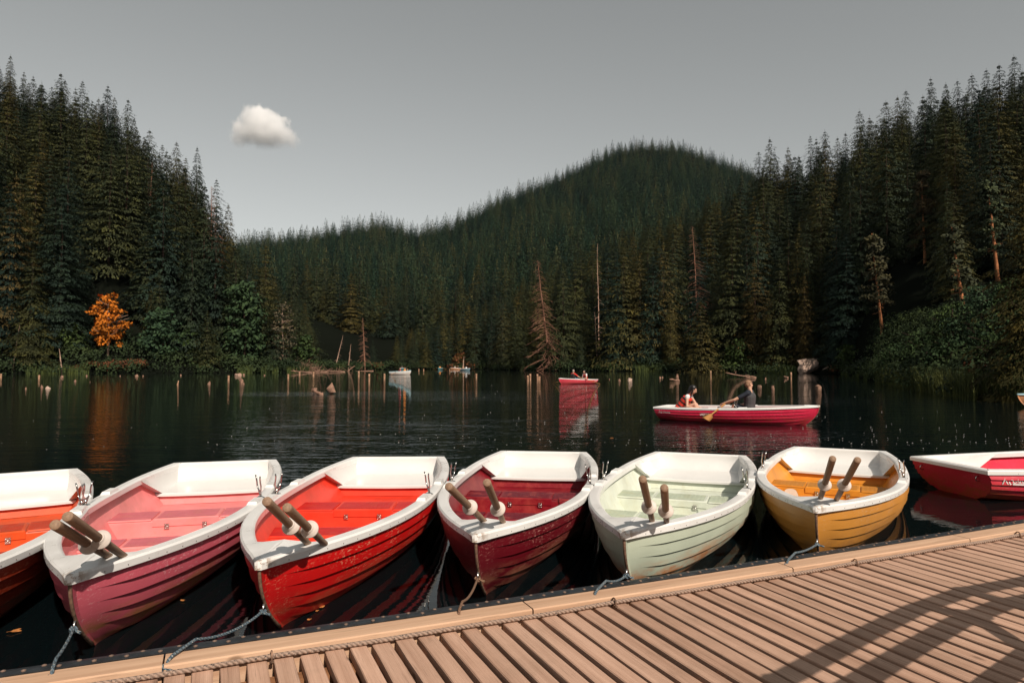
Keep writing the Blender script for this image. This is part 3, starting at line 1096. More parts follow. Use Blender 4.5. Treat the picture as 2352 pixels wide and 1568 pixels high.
def gunwale_mesh():
    mb = MB()
    ts = [0.0, 0.015, 0.03] + [0.06 + 0.04 * i for i in range(21)] + [0.89, T_IN, 0.93, 0.95, 0.965, 0.98, 0.99, 0.997, 1.0, 1.001]
    out = []
    for side in (-1, 1):
        vs, fs = [], []
        for t in ts:
            w = bw(t) + (0.0 if t < 0.97 else 0.018 * (t - 0.97) / 0.03)
            l = BL * t
            z = bz(t)
            il, iw = inner_pt(t)
            dw = (w - iw)
            if t > 0.95:
                iw -= 0.012 * smooth01((t - 0.95) / 0.04)
            if t > 1:
                w, iw, dw = 0.0, -0.012, 0.0
            vs += [(l, side * max(w - 0.030, 0), z - 0.052), (l, side * w, z - 0.050), (l, side * (w + (0.002 if t <= 1 else 0)), z - 0.012), (l - (0.006 if t > 1 else 0), side * max(w - 0.010, 0), z),
                   (l * .25 + il * .75, side * (iw + dw * 0.25), z + 0.005), (il, side * max(iw + 0.012, 0), z + 0.001), (il, side * max(iw, 0), z - 0.010), (il, side * max(iw + 0.004, 0), z - 0.060)]
        n = 8
        for i in range(len(ts) - 1):
            for j in range(n - 1):
                q = (i * n + j, (i + 1) * n + j, (i + 1) * n + j + 1, i * n + j + 1)
                fs.append(q if side < 0 else q[::-1])
        mb.add(vs, fs, 0, True)
        out.append(vs[:n])
    L_, R_ = out
    n = 8
    # stern rail across the transom
    mb.add([(0, p[1], p[2]) for p in L_] + [(0, p[1], p[2]) for p in R_], [])
    w, z = BWS, BHS
    il, iw = inner_pt(0)
    P = [(-0.022, w, z - 0.050), (-0.024, w, z - 0.012), (-0.014, w - .01, z), (0.055, iw + .02, z + 0.004), (0.075, iw, z - 0.010), (0.075, iw, z - 0.050)]
    vs = [(l, -y, zz) for l, y, zz in P] + [(l, y, zz) for l, y, zz in P]
    k = len(P)
    mb.add(vs, [(i, i + 1, k + i + 1, k + i) for i in range(k - 1)], 0, False)
    for side in (-1, 1):   # corner returns
        mb.add([(-0.022, side * w, z - .05), (-0.024, side * w, z - .012), (-0.014, side * (w - .01), z), (0, side * (w - .01), z), (0, side * (w + .002), z - .012), (0, side * w, z - .05)],
               [(0, 1, 4, 5), (1, 2, 3, 4)] if side < 0 else [(5, 4, 1, 0), (4, 3, 2, 1)])
    # raised pads either side of each rowlock
    for lc in (2.02, 2.95):
        for side in (-1, 1):
            rows = []
            for dl, h in ((-0.15, -0.004), (-0.115, 0.022), (0.115, 0.022), (0.15, -0.004)):
                l = lc + dl; t = l / BL
                wo = bw(t) - 0.006; wi = bw(t) - 0.088
                zz = bz(t) + h
                ins = 0.010 if h > 0 else 0
                rows.append(((l, side * (wi + ins), zz), (l, side * (wo - ins), zz), (l, side * (wo - ins * 0.2), bz(t) - 0.01), (l, side * (wi + ins * .2), bz(t) - 0.004)))
            vs = [p for r in rows for p in r]
            fs = []
            for i in range(3):
                for a, b in ((0, 1), (1, 2), (3, 0)):
                    fs.append((i * 4 + a, i * 4 + b, i * 4 + 4 + b, i * 4 + 4 + a))
            mb.add(vs, fs, 0, False)
    # nail heads along the lip
    for side in (-1, 1):
        l = 0.3
        while l < 4.95:
            t = l / BL
            w = bw(t) + 0.001
            dwdl = (bw(t + 0.005) - bw(t - 0.005)) / (0.01 * BL)
            N = Vector((-dwdl, side, 0)).normalized()
            q = N.to_track_quat('Z', 'Y').to_matrix().to_4x4()
            mb.lathe([(0.0, 0.003), (0.003, 0.0015), (0.0042, -0.004)], 6, 1, Matrix.Translation((l, side * w, bz(t) - 0.036)) @ q, False)
            l += 0.14 if l > 3.6 else 0.21
    return mb.mesh('gunwale')


def wall_hw(l, z):
    """half breadth of the inner skin"""
    t = min(l / BL, T_IN)
    top = inner_pt(t)[1] + 0.056
    zt = bz(t) - 0.03
    f = (zt - z) / max(zt - 0.02, 0.05)
    k = 0.22 + 0.30 * smooth01((t - 0.55) / 0.36)
    hw = top * (1 - k * min(max(f, 0), 1) ** 1.5)
    tt = l / BL
    d_ = max(0.0, (0.46 - z) / 0.46)
    for _ in range(4):
        tt = min((l + (0.02 + BRK * d_ ** 1.9) * tt ** 5) / BL, 1.0)
    zs = bz(tt) - 0.046
    zk = hull_pt(tt, 1.0)[2]
    return max(min(hw, hull_pt(tt, min(max((zs - z) / (zs - zk), 0), 0.99))[1] - 0.016), 0.02)


def liner_mesh():
    mb = MB()
    ls = [0.765, 1.0, 1.4, 1.8, 2.2, 2.6, 3.0, 3.4, 3.7, 4.0, 4.25, 4.45, 4.6, 4.72]
    fz = lambda l: 0.02 + 0.13 * smooth01((l - 3.6) / 1.1)
    rows = []
    for l in ls:
        t = min(l / BL, 0.985)
        zt = bz(t) - 0.030
        r = []
        for f in (0, 0.12, 0.35, 0.6, 0.85, 1.0):
            z = zt + (fz(l) - zt) * f
            hw = wall_hw(min(l, 4.62), z) * (1 if l <= 4.62 else 0.55)
            if f == 0.12: hw += 0.012
            r.append((l, -hw, z))
        r.append((l, 0, fz(l) - 0.004))
        r += [(p[0], -p[1], p[2]) for p in r[:6][::-1]]
        rows.append(r)
    n = len(rows[0])
    vs = [p for r in rows for p in r]
    fs = [(i * n + j, i * n + n + j, i * n + n + j + 1, i * n + j + 1) for i in range(len(ls) - 1) for j in range(n - 1)]
    mb.add(vs, fs, 0, True)
    e = [(0.765, p[1] * 1.0, p[2] if p[2] < 0.118 else 0.118) for p in rows[0]]
    # locker front under the stern seat
    zs_ = (0.118, 0.08, 0.05, 0.021)
    grid = []
    for z in zs_:
        hw = wall_hw(0.765, z) + 0.004
        grid.append([(0.795 - 0.03 * (z - 0.02) / 0.1, hw * q, z) for q in (-1, -0.5, 0, 0.5, 1)])
    v2 = [p for r in grid for p in r]
    mb.add(v2, [(i * 5 + j, i * 5 + j + 1, i * 5 + 6 + j, i * 5 + 5 + j) for i in range(3) for j in range(4)], 0, False)
    a = rows[-1]
    mb.add(a, [tuple(range(n))], 0, False)
    return mb.mesh('inner_skin')


def seat_mesh():
    """white moulded stern seat: back, arm rests and seat in one tub"""
    mb = MB()
    rim, base = [], []
    nA, nB = 9, 9
    l1, ls1 = 1.26, 0.80

    def sidept(q):   # q 0 front .. 1 back
        l = l1 + (0.10 - l1) * q
        il, iw = inner_pt(l / BL)
        return (l, iw + 0.006, bz(l / BL) - 0.004)
    for i in range(nA):
        q = i / (nA - 1)
        l, y, z = sidept(q * 0.985)
        rim.append((l, -y, z))
        lb = ls1 + (0.235 - ls1) * q
        base.append((lb, -(wall_hw(0.8, 0.16) - 0.075 - 0.035 * q), 0.150 + 0.022 * q))
    y0 = rim[-1][1]; b0 = base[-1][1]
    for i in range(1, nB):
        q = i / nB
        rim.append((0.074, y0 * (1 - 2 * q), BHS - 0.006))
        r = 0.10 * max(0, (abs(1 - 2 * q) - 0.6) / 0.4) ** 2
        base.append((0.200 + r * 0.4, b0 * (1 - 2 * q), 0.172))
    for i in range(nA - 1, -1, -1):
        rim.append((rim[i][0], -rim[i][1], rim[i][2])); base.append((base[i][0], -base[i][1], base[i][2]))
    n = nA * 2 + nB - 1
    K = 7
    vs = []
    for k in range(K + 1):
        f = k / K
        a = f * math.pi / 2
        for i_, (r, b) in enumerate(zip(rim, base)):
            e_ = min(1.0, min(i_, n - 1 - i_) / 4)
            fo = f ** (1.0 + 0.9 * e_)
            fz_ = 1 - (1 - f) ** (1.0 + 0.5 * e_)
            vs.append((r[0] + (b[0] - r[0]) * fo, r[1] + (b[1] - r[1]) * fo, r[2] + (b[2] - r[2]) * fz_))
    fs = [(k * n + i, k * n + i + 1, k * n + n + i + 1, k * n + n + i) for k in range(K) for i in range(n - 1)]
    mb.add(vs, fs, 0, True)
    # seat flat
    m = n // 2
    rows = []
    for i in range(nA):
        a, b = base[i], base[n - 1 - i]
        rows.append([a] + [(a[0] + (b[0] - a[0]) * q, a[1] + (b[1] - a[1]) * q, a[2] - 0.006 * math.sin(math.pi * q)) for q in (0.15, 0.5, 0.85)] + [b])
    rows.append([base[nA - 1 + j] for j in (1, 3, 4, 6, nB - 1)])
    v2 = [p for r in rows for p in r]
    mb.add(v2, [(i * 5 + j, i * 5 + 5 + j, i * 5 + 6 + j, i * 5 + 1 + j) for i in range(len(rows) - 1) for j in range(4)], 0, True)
    # rolled front edge, and the ends of the arm rests
    fr = rows[0]
    wl = wall_hw(0.8, 0.14) + 0.01
    fr2 = [(0.80, -wl, 0.154)] + fr + [(0.80, wl, 0.154)]
    k = len(fr2)
    v3 = fr2 + [(p[0] + 0.016, p[1], p[2] - 0.010) for p in fr2] + [(p[0] + 0.016, p[1], p[2] - 0.034) for p in fr2] + [(p[0] - 0.03, p[1], p[2] - 0.036) for p in fr2]
    mb.add(v3, [(r * k + j, r * k + j + 1, r * k + k + j + 1, r * k + k + j) for r in range(3) for j in range(k - 1)], 0, False)
    for side in (0, 1):
        col = [vs[q * n + (0 if side == 0 else n - 1)] for q in range(K + 1)]
        sg = -1 if side == 0 else 1
        outer = []
        for p in col:
            outer.append((p[0] - 0.02, sg * (wall_hw(min(p[0], 1.3), p[2]) + 0.004), p[2]))
        mb.add(col + outer, [(i, i + 1, K + 1 + i + 1, K + 1 + i) for i in range(K)], 0, False)
    return mb.mesh('stern_seat')


def bench_meshes(l0, l1, zt):
    """fixed thwart with two side panels, and the lid between them"""
    b = MB()
    hf, hb_ = wall_hw(l1, zt) + 0.006, wall_hw(l0, zt) + 0.006
    hf0, hb0 = wall_hw(l1, 0.02) + 0.004, wall_hw(l0, 0.02) + 0.004
    r = 0.014
    xs_f = [-hf, -0.30, 0.30, hf]; xs_b = [-hb_, -0.30, 0.30, hb_]
    # top, rolled edges, front and back faces
    for (ya, yb, ba, bb) in ((-hf, hf, -hb_, hb_),):
        P = [(l0, ba, 0.02), (l0, ba, zt - r), (l0 + r * .4, ba, zt - r * .3), (l0 + r, ba, zt), (l1 - r, ya, zt), (l1 - r * .4, ya, zt - r * .3), (l1, ya, zt - r), (l1 + 0.012, ya * hf0 / hf, 0.02)]
        Q = [(l0, bb, 0.02), (l0, bb, zt - r), (l0 + r * .4, bb, zt - r * .3), (l0 + r, bb, zt), (l1 - r, yb, zt), (l1 - r * .4, yb, zt - r * .3), (l1, yb, zt - r), (l1 + 0.012, yb * hf0 / hf, 0.02)]
        P[0] = (l0, -hb0, 0.02); Q[0] = (l0, hb0, 0.02)
        k = len(P)
        b.add(P + Q, [(i, k + i, k + i + 1, i + 1) for i in range(k - 1)], 0, False)
    # raised tread panels on the fixed ends, a dark joint between them and the lid
    for side in (-1, 1):
        h_ = 0.013
        a_ = [(l0 + 0.012, side * 0.286, zt + h_), (l1 - 0.002, side * 0.286, zt + h_), (l1 - 0.002, side * (hf - 0.006), zt + h_), (l0 + 0.012, side * (hb_ - 0.006), zt + h_)]
        bb = [(p[0] + (0.004 if i in (1, 2) else -0.004), p[1] + (side * -0.002 if i < 2 else 0), zt - 0.001) for i, p in enumerate(a_)]
        fs = [(0, 1, 2, 3)] + [(i, 4 + i, 4 + (i + 1) % 4, (i + 1) % 4) for i in range(4)]
        b.add(a_ + bb, fs[1:], 0, False)
        b.add(a_, fs[:1], 1, False)
    lid = MB()
    w = 0.272
    for (x0, x1, y0, y1, z0, z1, mt) in ((l0 + 0.012, l1 + 0.010, -w, w, zt + 0.0015, zt + 0.016, 0),):
        rr = 0.010
        P = lambda y: [(x0, y, z0), (x0, y, z1 - rr), (x0 + rr, y, z1), (x1 - rr, y, z1), (x1, y, z1 - rr), (x1 + .002, y, zt - 0.052), (x1 - 0.004, y, zt - 0.054), (x1 - 0.004, y, z0)]
        A, B_ = P(y0), P(y1)
        Ai, Bi = P(y0 + rr), P(y1 - rr)
        k = len(A)
        A = [(p[0], p[1], p[2] - (rr if i in (2, 3) else 0)) for i, p in enumerate(A)]
        B_ = [(p[0], p[1], p[2] - (rr if i in (2, 3) else 0)) for i, p in enumerate(B_)]
        rows = [A, Ai, Bi, B_]
        vs = [p for r_ in rows for p in r_]
        fs = [(a * k + i, a * k + k + i, a * k + k + i + 1, a * k + i + 1) for a in range(3) for i in range(k - 1)]
        lid.add(vs, fs, 0, False)
        lid.add(A, [tuple(range(k))], 0); lid.add(B_, [tuple(range(k - 1, -1, -1))], 0)
        lid.add([(x0 + .03, -w + .03, z1 + .002), (x1 - .035, -w + .03, z1 + .002), (x1 - .035, w - .03, z1 + .002), (x0 + .03, w - .03, z1 + .002)], [(0, 1, 2, 3)], 1)
    return b.mesh('bench'), lid.mesh('hatch_lid')


def hinge_mesh():
    mb = MB()
    mb.box(0, 0, 0.014, 0.003, 0.040, 0.022)
    mb.box(0, 0, -0.014, 0.003, 0.040, 0.022)
    mb.tube([(0.002, -0.020, 0), (0.002, 0.020, 0)], 0.0045, 8)
    for y in (-0.011, 0.011):
        for z in (-0.016, 0.016):
            mb.lathe([(0.0055, 0), (0.005, 0.003), (0.0, 0.0045)], 8, 0, Matrix.Translation((0.0015, y, z)) @ Matrix.Rotation(math.pi / 2, 4, 'Y'))
    return mb.mesh('hinge')


def rowlock_mesh():
    mb = MB()
    mb.box(0, 0, 0.004, 0.085, 0.045, 0.007, bev=0.002)
    mb.tube([(0, 0, 0.0), (0, 0, 0.055)], 0.0095, 8)
    pts = []
    for a in np.linspace(-60, 240, 16):
        pass
    U = [(-0.058, 0, 0.190), (-0.046, 0, 0.165), (-0.043, 0, 0.135), (-0.047, 0, 0.105), (-0.038, 0, 0.078), (-0.018, 0, 0.062), (0, 0, 0.057),
         (0.018, 0, 0.062), (0.038, 0, 0.078), (0.047, 0, 0.105), (0.043, 0, 0.135), (0.046, 0, 0.165), (0.058, 0, 0.190)]
    mb.tube(U, [0.006] + [0.0065] * 11 + [0.006], 8)
    for sx in (-1, 1):
        mb.tube([(sx * 0.040, 0, 0.084), (sx * 0.014, 0, 0.010)], 0.0045, 6)
    return mb.mesh('rowlock')


def eye_mesh():
    """bow eye: a shackle on a plate"""
    mb = MB()
    pts = [(0.0, 0, 0.026), (0.022, 0, 0.024), (0.040, 0, 0.010), (0.045, 0, -0.008), (0.036, 0, -0.024), (0.018, 0, -0.032), (0.0, 0, -0.030)]
    mb.tube(pts, 0.0065, 8)
    return mb.mesh('bow_eye')


def stem_mesh():
    mb = MB()
    P = []
    for s in np.linspace(0.0, 0.86, 14):
        l, y, z = hull_pt(1.0, float(s))
        P.append((l + 0.003, 0, z))
    mb.tube(P, [0.0095] * 14, 6)
    return mb.mesh('stem_band')


HULL, GUN, LIN, SEAT = hull_mesh(), gunwale_mesh(), liner_mesh(), seat_mesh()
BENCH_MID, LID_MID = bench_meshes(1.93, 2.29, 0.168)
BENCH_FWD, LID_FWD = bench_meshes(3.00, 3.31, 0.176)
HINGE, ROWLOCK, EYE, STEM = hinge_mesh(), rowlock_mesh(), eye_mesh(), stem_mesh()
for me_ in (HULL, GUN, SEAT, LIN, BENCH_MID, LID_MID, BENCH_FWD, LID_FWD):
    me_.polygons.foreach_set('use_smooth', [True] * len(me_.polygons))
    me_.set_sharp_from_angle(angle=R(24))


def use(name, me, mats, parent, loc=None, rot=None):
    """an object of its own; its materials sit on the object so that boats can share shapes"""
    mats = mats if isinstance(mats, (list, tuple)) else [mats]
    while len(me.materials) < len(mats):
        me.materials.append(mats[0])
    o = bpy.data.objects.new(name, me)
    COL.objects.link(o)
    for i, m in enumerate(mats):
        o.material_slots[i].link = 'OBJECT'
        o.material_slots[i].material = m
    o.parent = parent
    if loc is not None: o.location = loc
    if rot is not None: o.rotation_euler = rot
    return o


def boat_mats(key, hull, inner, top, worn, stain, st=0.8, scr=0.5, dirt=(0.22, 0.15, 0.09), da=0.3):
    return dict(hull=paint(key + '_hull_paint', hull, worn, stain, st, scr), inner=inner_paint(key + '_inner_paint', inner, dirt, da),
                top=seat_top(key + '_seat_tread', top, dirt), white=M['white'], nail=M['nail'], metal=M['chrome'])


def boat(label, x, y, th, mats, scale=1.0, group=None, cat='rowing boat', rowlocks=(1, 1), full=True, gun=None, stern_rings=False, roll=0.0):
    root = empty('rowing_boat', label, cat, (x, y, 0), math.atan2(-math.cos(th), -math.sin(th)), group)
    root.scale = scale if hasattr(scale, '__len__') else (scale,) * 3
    root.rotation_euler.x = roll
    use('hull', HULL, mats['hull'], root)
    use('gunwale', GUN, [gun or mats['white'], mats['nail']], root)
    use('inner_skin', LIN, mats['inner'], root)
    use('stern_seat', SEAT, M['white_seat'], root)
    use('stem_band', STEM, M['rust'] if full else mats['hull'], root)
    for bm_, lm_, l1, zt in ((BENCH_MID, LID_MID, 2.29, 0.168), (BENCH_FWD, LID_FWD, 3.31, 0.176)):
        b_ = use('bench', bm_, [mats['inner'], mats['top']], root)
        use('hatch_lid', lm_, [mats['inner'], mats['top']], b_)
        if full:
            for yy in (-0.155, 0.155):
                use('hinge', HINGE, mats['metal'], b_, (l1 + 0.0165, yy, zt - 0.052), (0, R(2), 0))
    for k, sgn in enumerate((-1, 1)):
        if rowlocks[k]:
            use('rowlock', ROWLOCK, mats['metal'], root, (2.74, sgn * (bw(2.74 / BL) - 0.045), bz(2.74 / BL) + 0.002), (R(8 * sgn), 0, R((-14, 24)[k])))
    l, _, z = hull_pt(1.0, 0.46)
    if full:
        use('bow_eye', EYE, mats['metal'], root, (l + 0.006, 0, z), (0, R(20), 0))
    if stern_rings:
        for sgn in (-1, 1):
            use('stern_ring', EYE, mats['metal'], root, (0.025, sgn * 0.42, 0.255), (0, 0, math.pi))
    return root


BM = {
    'orange': boat_mats('orange', (0.30, 0.035, 0.012), (0.72, 0.085, 0.014), (0.56, 0.045, 0.010), (0.6, 0.35, 0.25), (0.22, 0.10, 0.05)),
    'pink': boat_mats('pink', (0.62, 0.115, 0.155), (0.88, 0.265, 0.26), (0.66, 0.165, 0.19), (0.85, 0.62, 0.60), (0.36, 0.16, 0.055), 0.9, 0.55, (0.62, 0.22, 0.16), 0.3),
    'red': boat_mats('red', (0.56, 0.0075, 0.0075), (0.80, 0.045, 0.018), (0.60, 0.020, 0.016), (0.72, 0.36, 0.22), (0.40, 0.065, 0.03), 0.7, 0.8, (0.62, 0.07, 0.03), 0.35),
    'maroon': boat_mats('maroon', (0.125, 0.004, 0.010), (0.22, 0.002, 0.010), (0.15, 0.003, 0.012), (0.55, 0.26, 0.22), (0.30, 0.12, 0.07), 0.75, 0.8, (0.55, 0.10, 0.07), 0.4),
    'mint': boat_mats('mint', (0.52, 0.575, 0.45), (0.70, 0.745, 0.63), (0.52, 0.58, 0.44), (0.66, 0.70, 0.58), (0.52, 0.235, 0.105), 1.0, 0.25, (0.45, 0.40, 0.20), 0.3),
    'yellow': boat_mats('yellow', (0.60, 0.260, 0.045), (0.74, 0.295, 0.030), (0.56, 0.22, 0.025), (0.62, 0.42, 0.28), (0.36, 0.16, 0.045), 0.7, 0.6, (0.42, 0.17, 0.04), 0.3),
    'magenta': boat_mats('magenta', (0.63, 0.030, 0.060), (0.70, 0.016, 0.055), (0.55, 0.012, 0.045), (0.75, 0.30, 0.30), (0.42, 0.085, 0.03), 0.85, 0.35),
    'rose': boat_mats('rose', (0.60, 0.012, 0.055), (0.66, 0.02, 0.06), (0.5, 0.012, 0.045), (0.7, 0.3, 0.3), (0.36, 0.05, 0.035), 0.85, 0.35),
    'coral': boat_mats('coral', (0.68, 0.055, 0.085), (0.66, 0.05, 0.07), (0.5, 0.03, 0.045), (0.7, 0.3, 0.3), (0.42, 0.09, 0.06), 0.6, 0.3),
}
POSE = {'orange': (-5.418, 7.475, -0.546), 'pink': (-3.484, 8.352, -0.2554), 'red': (-1.448, 8.758, -0.0199), 'maroon': (0.424, 9.28, 0.1276),
        'mint': (2.481, 9.066, 0.3578), 'yellow': (4.559, 9.572, 0.4753), 'magenta': (5.190, 8.174, -1.7106)}
MG = 'rowing boats moored at the landing stage'
BO = {}
for key, lab, rl in (('orange', 'orange rowing boat cut off by the edge of the picture, tied beside the pink one', (0, 1)),
                     ('pink', 'pink rowing boat with two oars leaning over its bow, moored at the plank stage', (1, 1)),
                     ('red', 'bright red rowing boat with a red-orange inside, moored between pink and dark red boats', (1, 1)),
                     ('maroon', 'dark red maroon rowing boat with scratched bow, moored between red and mint boats', (1, 1)),
                     ('mint', 'pale mint green rowing boat with orange waterline stains on its planks', (1, 1)),
                     ('yellow', 'yellow rowing boat pointing its worn bow at the stage, two white spots inside', (1, 1)),
                     ('magenta', 'magenta rowing boat seen from its shaded transom, white lettering on its side', (0, 0))):
    BO[key] = boat(lab, *POSE[key], BM[key], 1.02 if key == 'magenta' else 1.0, MG, rowlocks=rl, stern_rings=key == 'magenta')

ROW = boat('magenta rowing boat out on the dark water with two people in it', 4.20, 19.33, -1.023, BM['rose'], (0.81, 0.97, 1.0), 'boats out on the lake', rowlocks=(1, 1))
PNK = boat('smaller coral pink rowing boat far out with two people rowing', 6.437, 53.84, 0.9489, BM['coral'], (0.70, 0.85, 0.92), 'boats out on the lake', rowlocks=(1, 1))

# white spots on the yellow boat's middle bench
for yy, zz, r_ in ((-0.42, 0.075, 0.075), (0.40, 0.075, 0.070)):
    mb = MB()
    n = 28
    vs = [(0, 0, 0)] + [(0, r_ * (1 + 0.04 * math.sin(5 * a + yy * 9)) * math.cos(a), r_ * (1 + 0.05 * math.sin(3 * a)) * math.sin(a)) for a in np.linspace(0, 2 * math.pi, n, endpoint=False)]
    mb.add(vs, [(0, 1 + i, 1 + (i + 1) % n) for i in range(n)])
    bench = [c for c in BO['yellow'].children if c.name.startswith('bench')][0]
    mb.build('white_spot', simple('white_spot_paint', (0.72, 0.70, 0.65), 0.5, 0, 0.08), bench, (2.312, yy, zz + 0.005))

# ------------------------------------------------------------------ lettering on the hulls
def text_flat(body, size, shear=0.0, bold=0.0, spacing=1.0):
    cu = bpy.data.curves.new('lettering', 'FONT')
    cu.body = body; cu.size = size; cu.shear = shear; cu.offset = bold; cu.space_character = spacing
    cu.resolution_u = 3
    o = bpy.data.objects.new('lettering', cu)
    COL.objects.link(o)
    dg = bpy.context.evaluated_depsgraph_get()
    me = bpy.data.meshes.new_from_object(o.evaluated_get(dg))
    vs = [v.co.copy() for v in me.vertices]
    fs = [tuple(p.vertices) for p in me.polygons]
    bpy.data.objects.remove(o); bpy.data.curves.remove(cu); bpy.data.meshes.remove(me)
    return vs, fs


WHITE_LET = simple('white_lettering', (0.74, 0.72, 0.68), 0.5, 0, 0.06)


def on_hull(root, parts, side, l0, s0, dirn):
    """lay flat marks (u along the hull, v up, metres) on the planking at l0, s0"""
    mb = MB()
    hullo = [c for c in root.children if c.name.startswith('hull')][0]
    for vs, fs in parts:
        pts = []
        for p in vs:
            t = (l0 + dirn * p[0]) / BL
            zs = bz(t) - 0.046
            s = s0 - p[1] / 0.47
            edges = [0.0, 0.15, 0.30, 0.45, 0.60, 0.76, 0.97]
            k = max(0, min(5, sum(1 for e in edges[1:] if s > e)))
            f = (s - edges[k]) / (edges[k + 1] - edges[k])
            l, y, z = hull_pt(t, s, 0.001 + 0.025 * f)
            pts.append((l, side * (y + 0.004), z))
        mb.add(pts, fs)
    return mb.build('lettering', WHITE_LET, hullo)


def strip(pts, w):
    """flat stroke through points, width w"""
    vs, fs = [], []
    P = [Vector((*p, 0)) for p in pts]
    for i, p in enumerate(P):
        d = (P[min(i + 1, len(P) - 1)] - P[max(i - 1, 0)]).normalized()
        n = Vector((-d.y, d.x, 0)) * w / 2
        vs += [p + n, p - n]
    for i in range(len(P) - 1):
        fs.append((2 * i, 2 * i + 1, 2 * i + 3, 2 * i + 2))
    return vs, fs


def logo(k=1.0):
    """slanted A with a broken c, then the boxed word over a white bar"""
    u = lambda pts: [(x * k, y * k) for x, y in pts]
    out = [strip(u([(0.0, 0.0), (0.030, 0.066)]), 0.011 * k), strip(u([(0.034, 0.082), (0.052, 0.045), (0.062, 0.003)]), 0.012 * k),
           strip(u([(0.086, 0.036), (0.084, 0.020), (0.090, 0.010), (0.082, -0.002)]), 0.013 * k), strip(u([(0.084, 0.052), (0.104, 0.062)]), 0.007 * k),
           strip(u([(0.101, 0.058), (0.108, 0.066)]), 0.012 * k), strip(u([(0.094, 0.008), (0.104, 0.010)]), 0.006 * k)]
    vs, fs = text_flat('plasma', 0.082 * k, 0.05, 0.0, 0.98)
    vs = [Vector((p.x + 0.124 * k, p.y + 0.018 * k, 0)) for p in vs]
    out.append((vs, fs))
    x1 = max(p.x for p in vs) + 0.004 * k
    out.append(strip([(0.116 * k, 0.062 * k), (0.116 * k, -0.002 * k)], 0.006 * k))
    n = 10
    out.append(strip([(0.114 * k + (x1 - 0.114 * k) * i / n, 0.004 * k) for i in range(n + 1)], 0.016 * k))
    return out


on_hull(BO['magenta'], logo(1.0), -1, 0.115, 0.276, 1)
on_hull(ROW, logo(1.25), -1, 0.16, 0.30, 1)
vs, fs = text_flat('LAGUNA  4', 0.075, 0.0, 0.002)
on_hull(ROW, [(vs, fs)], -1, 1.62, 0.285, 1)
on_hull(PNK, logo(1.2), 1, 0.62, 0.28, -1)
# ------------------------------------------------------------------ landing stage
D_O = Vector((0.28883, 3.89429, 0))
D_D = Vector((0.91626, 0.40058, 0)); D_N = Vector((-0.40058, 0.91626, 0))
D_RZ = math.atan2(0.40058, 0.91626)
ZB, ZP = 0.28, 0.24           # beam top, plank top


def bend(s): return 0.0035136 * s * s - 0.0063632 * s - 0.0207343


def dk(s, v, z): return D_O + D_D * s + D_N * (v + bend(s)) + Vector((0, 0, z))


dock = empty('landing_stage', 'wooden plank landing stage with light edge beam and black rubber strip', 'dock', D_O, D_RZ)
S0, S1 = -4.6, 9.5
planks = MB()
tints, fcount = [], []
pitch_ = 0.1085
k = 0
s = S0
r_ = random.Random(3)
while s < S1:
    w = 0.0815 + r_.uniform(-0.004, 0.004)
    g = pitch_ + r_.uniform(-0.004, 0.004)
    y1 = -0.205 + r_.uniform(-0.012, 0.008); y0 = -4.2
    dz = r_.uniform(-0.003, 0.003)
    n0 = len(planks.f)
    NS = 14
    vs, fs = [], []
    sk_ = r_.uniform(-0.004, 0.004)
    for i in range(NS + 1):
        q = i / NS
        yy = y1 + (y0 - y1) * q ** 1.5
        b_ = bend(s)
        j1, j2 = r_.uniform(-.0016, .0016), r_.uniform(-.0016, .0016)
        sx = s + sk_ * q * 4
        P = [(sx + j1, -0.045), (sx + j1, -0.004), (sx + j1 + .004, 0), (sx + w + j2 - .004, 0), (sx + w + j2, -0.004), (sx + w + j2, -0.045)]
        vs += [(px, yy + b_, ZP + dz + pz) for px, pz in P]
    for i in range(NS):
        for j in range(5):
            fs.append((i * 6 + j + 1, i * 6 + j, i * 6 + 6 + j, i * 6 + 7 + j))
    fs.append((0, 1, 2, 3, 4, 5))
    planks.add(vs, fs, 0)
    tints += [r_.random()] * (len(planks.f) - n0)
    s += g
    k += 1
pm = planks.mesh('deck')
a_ = pm.attributes.new('tint', 'FLOAT', 'FACE')
if len(a_.data) == len(tints):
    a_.data.foreach_set('value', np.array(tints, 'f'))
link('deck', pm, M['plank'], dock)

# edge beams, butted end to end
seams = [S0, -2.003, -0.29, 1.50, 3.23, 5.3, 7.4, S1]
for a, b in zip(seams[:-1], seams[1:]):
    mb = MB()
    n = 10
    vs, fs = [], []
    for i in range(n + 1):
        s = a + 0.004 + (b - a - 0.008) * i / n
        v0, v1 = -0.064 + bend(s), -0.196 + bend(s)
        P = [(v0, ZB - 0.14), (v0, ZB - 0.006), (v0 - 0.006, ZB), (v1 + 0.006, ZB), (v1, ZB - 0.006), (v1, ZB - 0.14)]
        vs += [(s, y, z) for y, z in P]
    for i in range(n):
        for j in range(6):
            j2 = (j + 1) % 6
            fs.append((i * 6 + j, i * 6 + j2, i * 6 + 6 + j2, i * 6 + 6 + j))
    fs += [tuple(range(5, -1, -1)), tuple(n * 6 + j for j in range(6))]
    mb.add(vs, fs)
    mb.build('edge_beam', M['beam'], dock)
